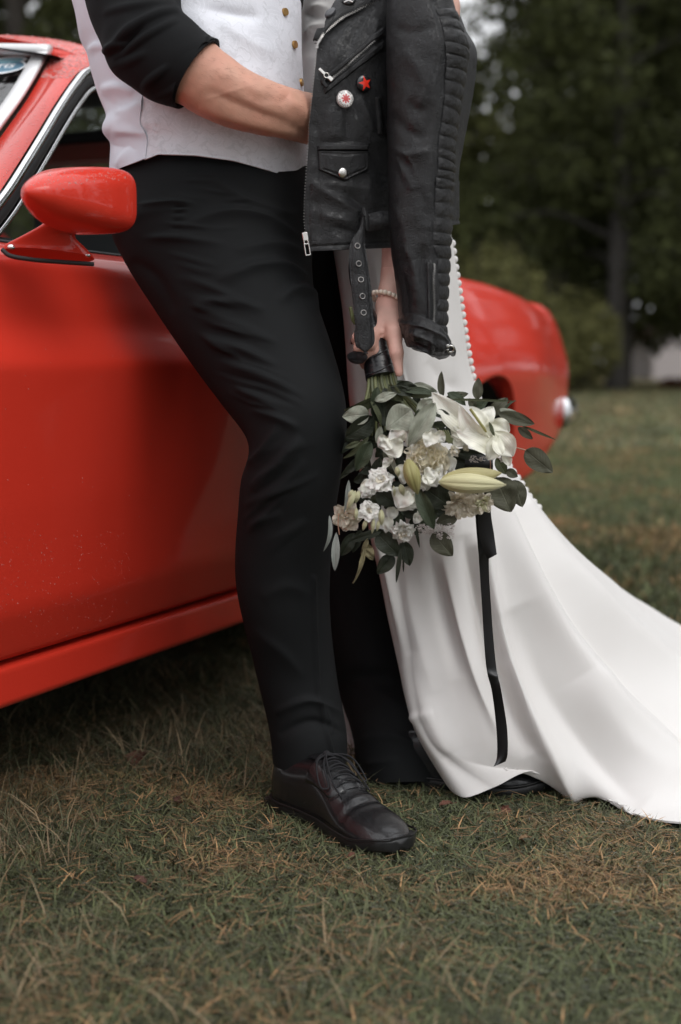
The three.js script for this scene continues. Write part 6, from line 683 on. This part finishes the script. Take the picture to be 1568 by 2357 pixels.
  { // large white lily
    const thr = mesh('lily', bladeW(P(...Z(1120, 470), 2.035), P(...Z(1060, 400), 2.015), mm(60 * K, 2), { cup: 0.8 }), lilyW, bouquet, 'large white lily at the right of the bouquet');
    const pt = [[1030, 470, 735, 195, 150, 2.03, 0.2, 0.12], [1090, 500, 905, 275, 120, 2.005, 0.5, 0.2], [1120, 560, 880, 440, 165, 2.005, -0.35, 0.2], [1105, 545, 850, 470, 130, 2.02, -0.9, 0.1], [1040, 420, 1112, 285, 105, 2.015, 0.2, 0.15], [1090, 470, 960, 285, 90, 2.01, -0.6, 0.1], [1095, 380, 1210, 442, 110, 2.02, 0.1, 0.1], [1085, 420, 1190, 360, 80, 2.03, -0.2, 0.1], [1110, 440, 1230, 590, 150, 2.005, 0.1, 0.18], [1140, 460, 1075, 612, 120, 2.0, 0.3, 0.15], [1180, 560, 1212, 650, 62, 2.005, 0, -0.2]];
    for (const [x0, y0, x1, y1, w, d, r, c] of pt) leafZ('petal', x0, y0, x1, y1, w, lilyW, d, { roll: r, curl: c, wav: 0.14, shape: 0.95, fold: 0.22, nu: 22, nv: 12 }, thr);
    mesh('stamen', tube([P(...Z(1090, 470), 2.005), P(...Z(1040, 400), 1.99), P(...Z(970, 300), 1.985)], 0.0022, 16, 6), oliveBud, thr); }
  function bud(name, x0, y0, x1, y1, w, d, mat, ridges = 6, dd = 0, label) { const A = P(...Z(x0, y0), d), B = P(...Z(x1, y1), d + dd), y = B.clone().sub(A), L = y.length(); y.normalize(); const x = y.clone().cross(EYEV.clone().sub(A)).normalize(), z = x.clone().cross(y), r = mm(w * K, d) / 2; return mesh(name, grid(40, 48, (u, v) => { const a = v * 2 * PI, q = r * Math.pow(Math.sin(PI * Math.pow(clamp(u, 0.004, 0.985), 0.82)), 0.75) * (1 + 0.2 * Math.pow(Math.abs(Math.cos(a * ridges / 2 + 0.5 * u)), 0.5) - 0.16 + 0.02 * Math.cos(a * 15)); return A.clone().addScaledVector(y, u * L).addScaledVector(x, q * Math.cos(a)).addScaledVector(z, q * Math.sin(a) + 0.08 * L * Math.sin(PI * u)); }, { closed: true, cap0: true, cap1: true, uvs: (u, v) => [v * 3, u] }), mat, bouquet, label); }
  bud('lily_bud', 775, 748, 1190, 765, 120, 1.985, pet(0.66, 0.62, 0.38, 0.2), 6, 0, 'large half-open pale yellow lily bud'); leafZ('petal', 790, 735, 1162, 690, 120, pet(0.50, 0.45, 0.22, 0.2), 1.99, { roll: -0.3, curl: 0.1, cup: -0.4, fold: -0.05, nu: 24, nv: 14 }, bouquet.children.at(-1));
  bud('lily_bud', 585, 605, 648, 822, 98, 1.985, oliveBud, 6, 0, 'closed olive lily bud before the peony');
  for (const [x0, y0, x1, y1, w] of [[268, 800, 212, 925, 38], [290, 800, 266, 878, 34], [250, 795, 225, 850, 30], [272, 905, 268, 985, 28], [425, 915, 428, 1015, 38], [380, 970, 368, 1064, 26], [335, 975, 312, 1045, 28], [412, 980, 398, 1050, 24], [500, 770, 506, 834, 22], [542, 760, 562, 832, 38], [520, 655, 530, 715, 34]]) bud('rosebud', x0, y0, x1, y1, w, 2.0, budM, 5);
  { const Q = rng(33), gs = []; for (const [cx, cy, rx, ry, n] of [[700, 1035, 60, 25, 60], [815, 1050, 50, 40, 46], [1010, 605, 50, 14, 18], [1150, 590, 40, 30, 24]]) for (let i = 0; i < n; i++) { const p = P(...Z(cx + (Q() - 0.5) * 2 * rx, cy + (Q() - 0.5) * 2 * ry), 2.02 + 0.02 * Q()); for (let k = 0; k < 4; k++) gs.push(moved(new THREE.SphereGeometry(0.0012, 6, 4).scale(1, 0.6, 1), new THREE.Matrix4().setPosition(p.clone().add(V((Q() - 0.5) * 0.004, (Q() - 0.5) * 0.004, (Q() - 0.5) * 0.004))))); } const f = mesh('filler_flowers', merge(gs), MS({ color: lin(0.5, 0.45, 0.43), roughness: 0.8 }), bouquet); f.userData.kind = 'stuff'; }
  // long ribbon
  const r1 = sheet([[1092, 1080, 2.06], [1094, 1180, 2.075], [1103, 1295, 2.09], [1111, 1415, 2.10], [1119, 1531, 2.105], [1133, 1596, 2.11], [1143, 1681, 2.11], [1144, 1741, 2.11], [1136, 1765, 2.10]], [[1130, 1080, 2.06], [1129, 1180, 2.078], [1125, 1295, 2.095], [1132, 1415, 2.107], [1142, 1531, 2.11], [1153, 1586, 2.10], [1167, 1671, 2.105], [1169, 1731, 2.105], [1164, 1753, 2.112]], { nu: 160, nv: 10, bulge: 0.001 }); fold(r1, [[[[1118, 1545], [1140, 1556], [1150, 1552]], 9, 3.5, 5], [[[1095, 1290], [1115, 1270], [1130, 1240]], 8, 2, 8]]);
  const rib = MP({ color: lin(0.006, 0.006, 0.007), roughness: 0.38, sheen: 0.3, sheenRoughness: 0.4, sheenColor: lin(0.08, 0.08, 0.09) });
  mesh('ribbon', solid(rough(r1, 0.001, 16, 2), 0.0005), rib, bouquet); mesh('ribbon', solid(rough(sheet([[1098, 1090, 2.055], [1100, 1180, 2.068], [1104, 1240, 2.072], [1122, 1288, 2.075]], [[1127, 1090, 2.055], [1130, 1180, 2.068], [1138, 1235, 2.072], [1144, 1276, 2.07]], { nu: 50, nv: 10, bulge: 0.002 }), 0.001, 16, 4), 0.0005), rib, bouquet); mesh('ribbon_bow', solid(sheet([[1070, 1050, 2.05], [1100, 1045, 2.045], [1135, 1055, 2.05]], [[1072, 1085, 2.05], [1100, 1090, 2.045], [1135, 1082, 2.05]], { nu: 20, nv: 8, bulge: 0.004 }), 0.0005), rib, bouquet);
}
// ------------------------------------------------------------------ fallen leaves on the grass
{
  const mats = [lin(0.10, 0.038, 0.022), lin(0.15, 0.09, 0.045), lin(0.07, 0.03, 0.02)].map((c) => MS({ color: c, roughness: 0.85 }));
  const L = [[320, 1768, 0.05, 0, 'large red brown fallen leaf in the dark grass left of the trousers'], [410, 1862, 0.016, 2, 'small dark red leaf below the large fallen leaf'], [1115, 2035, 0.022, 0, 'reddish leaf right of the shoe, under the gown hem point'], [1265, 2050, 0.02, 0, 'brown leaf under the second shoe toe'], [880, 2163, 0.012, 0, 'tiny red leaf right below the shoe toe'], [350, 2230, 0.022, 2, 'dark red leaf low in the left foreground'], [1310, 2120, 0.016, 1, 'pale tan leaf on the lawn at the right']];
  const px2d = 1 / 1.0861;
  for (const [x, y, s, m, label] of L) { const y2 = y > 1900 ? y * px2d : y, g0 = G(y > 1900 ? x * px2d : x, y2), Q = rng(Math.round(x * 7 + y)), a = Q() * 6.28; const t = thing('fallen_leaf', label, 'leaf', V(g0.x, 0.014, g0.z), 'fallen leaves on the lawn'); t.rotation.y = a; t.rotation.x = 0.35; t.rotation.z = 0.25; const bl = new THREE.Mesh(grid(10, 10, (u, v) => { const q = (v - 0.5) * 2, w = s * 0.36 * Math.pow(Math.sin(PI * clamp(u, 0.02, 0.98)), 0.7) * (1 + 0.25 * Math.sin(u * 17 + q)); return V(q * w, s * (0.14 * q * q + 0.12 * Math.sin(PI * u) + 0.1 * N3(u * 3, q * 2, x * 0.1)), (u - 0.5) * s); }), mats[m]); bl.name = 'blade'; t.add(bl); const stk = new THREE.Mesh(new THREE.CylinderGeometry(0.0006, 0.0005, s * 0.4, 5).rotateX(PI / 2).translate(0, 0, -s * 0.68), mats[m]); stk.name = 'stalk'; t.add(stk); }
}

scene.traverse((o) => { if (o.isMesh) { o.castShadow = true; o.receiveShadow = true; } });
renderer.render(scene, camera);
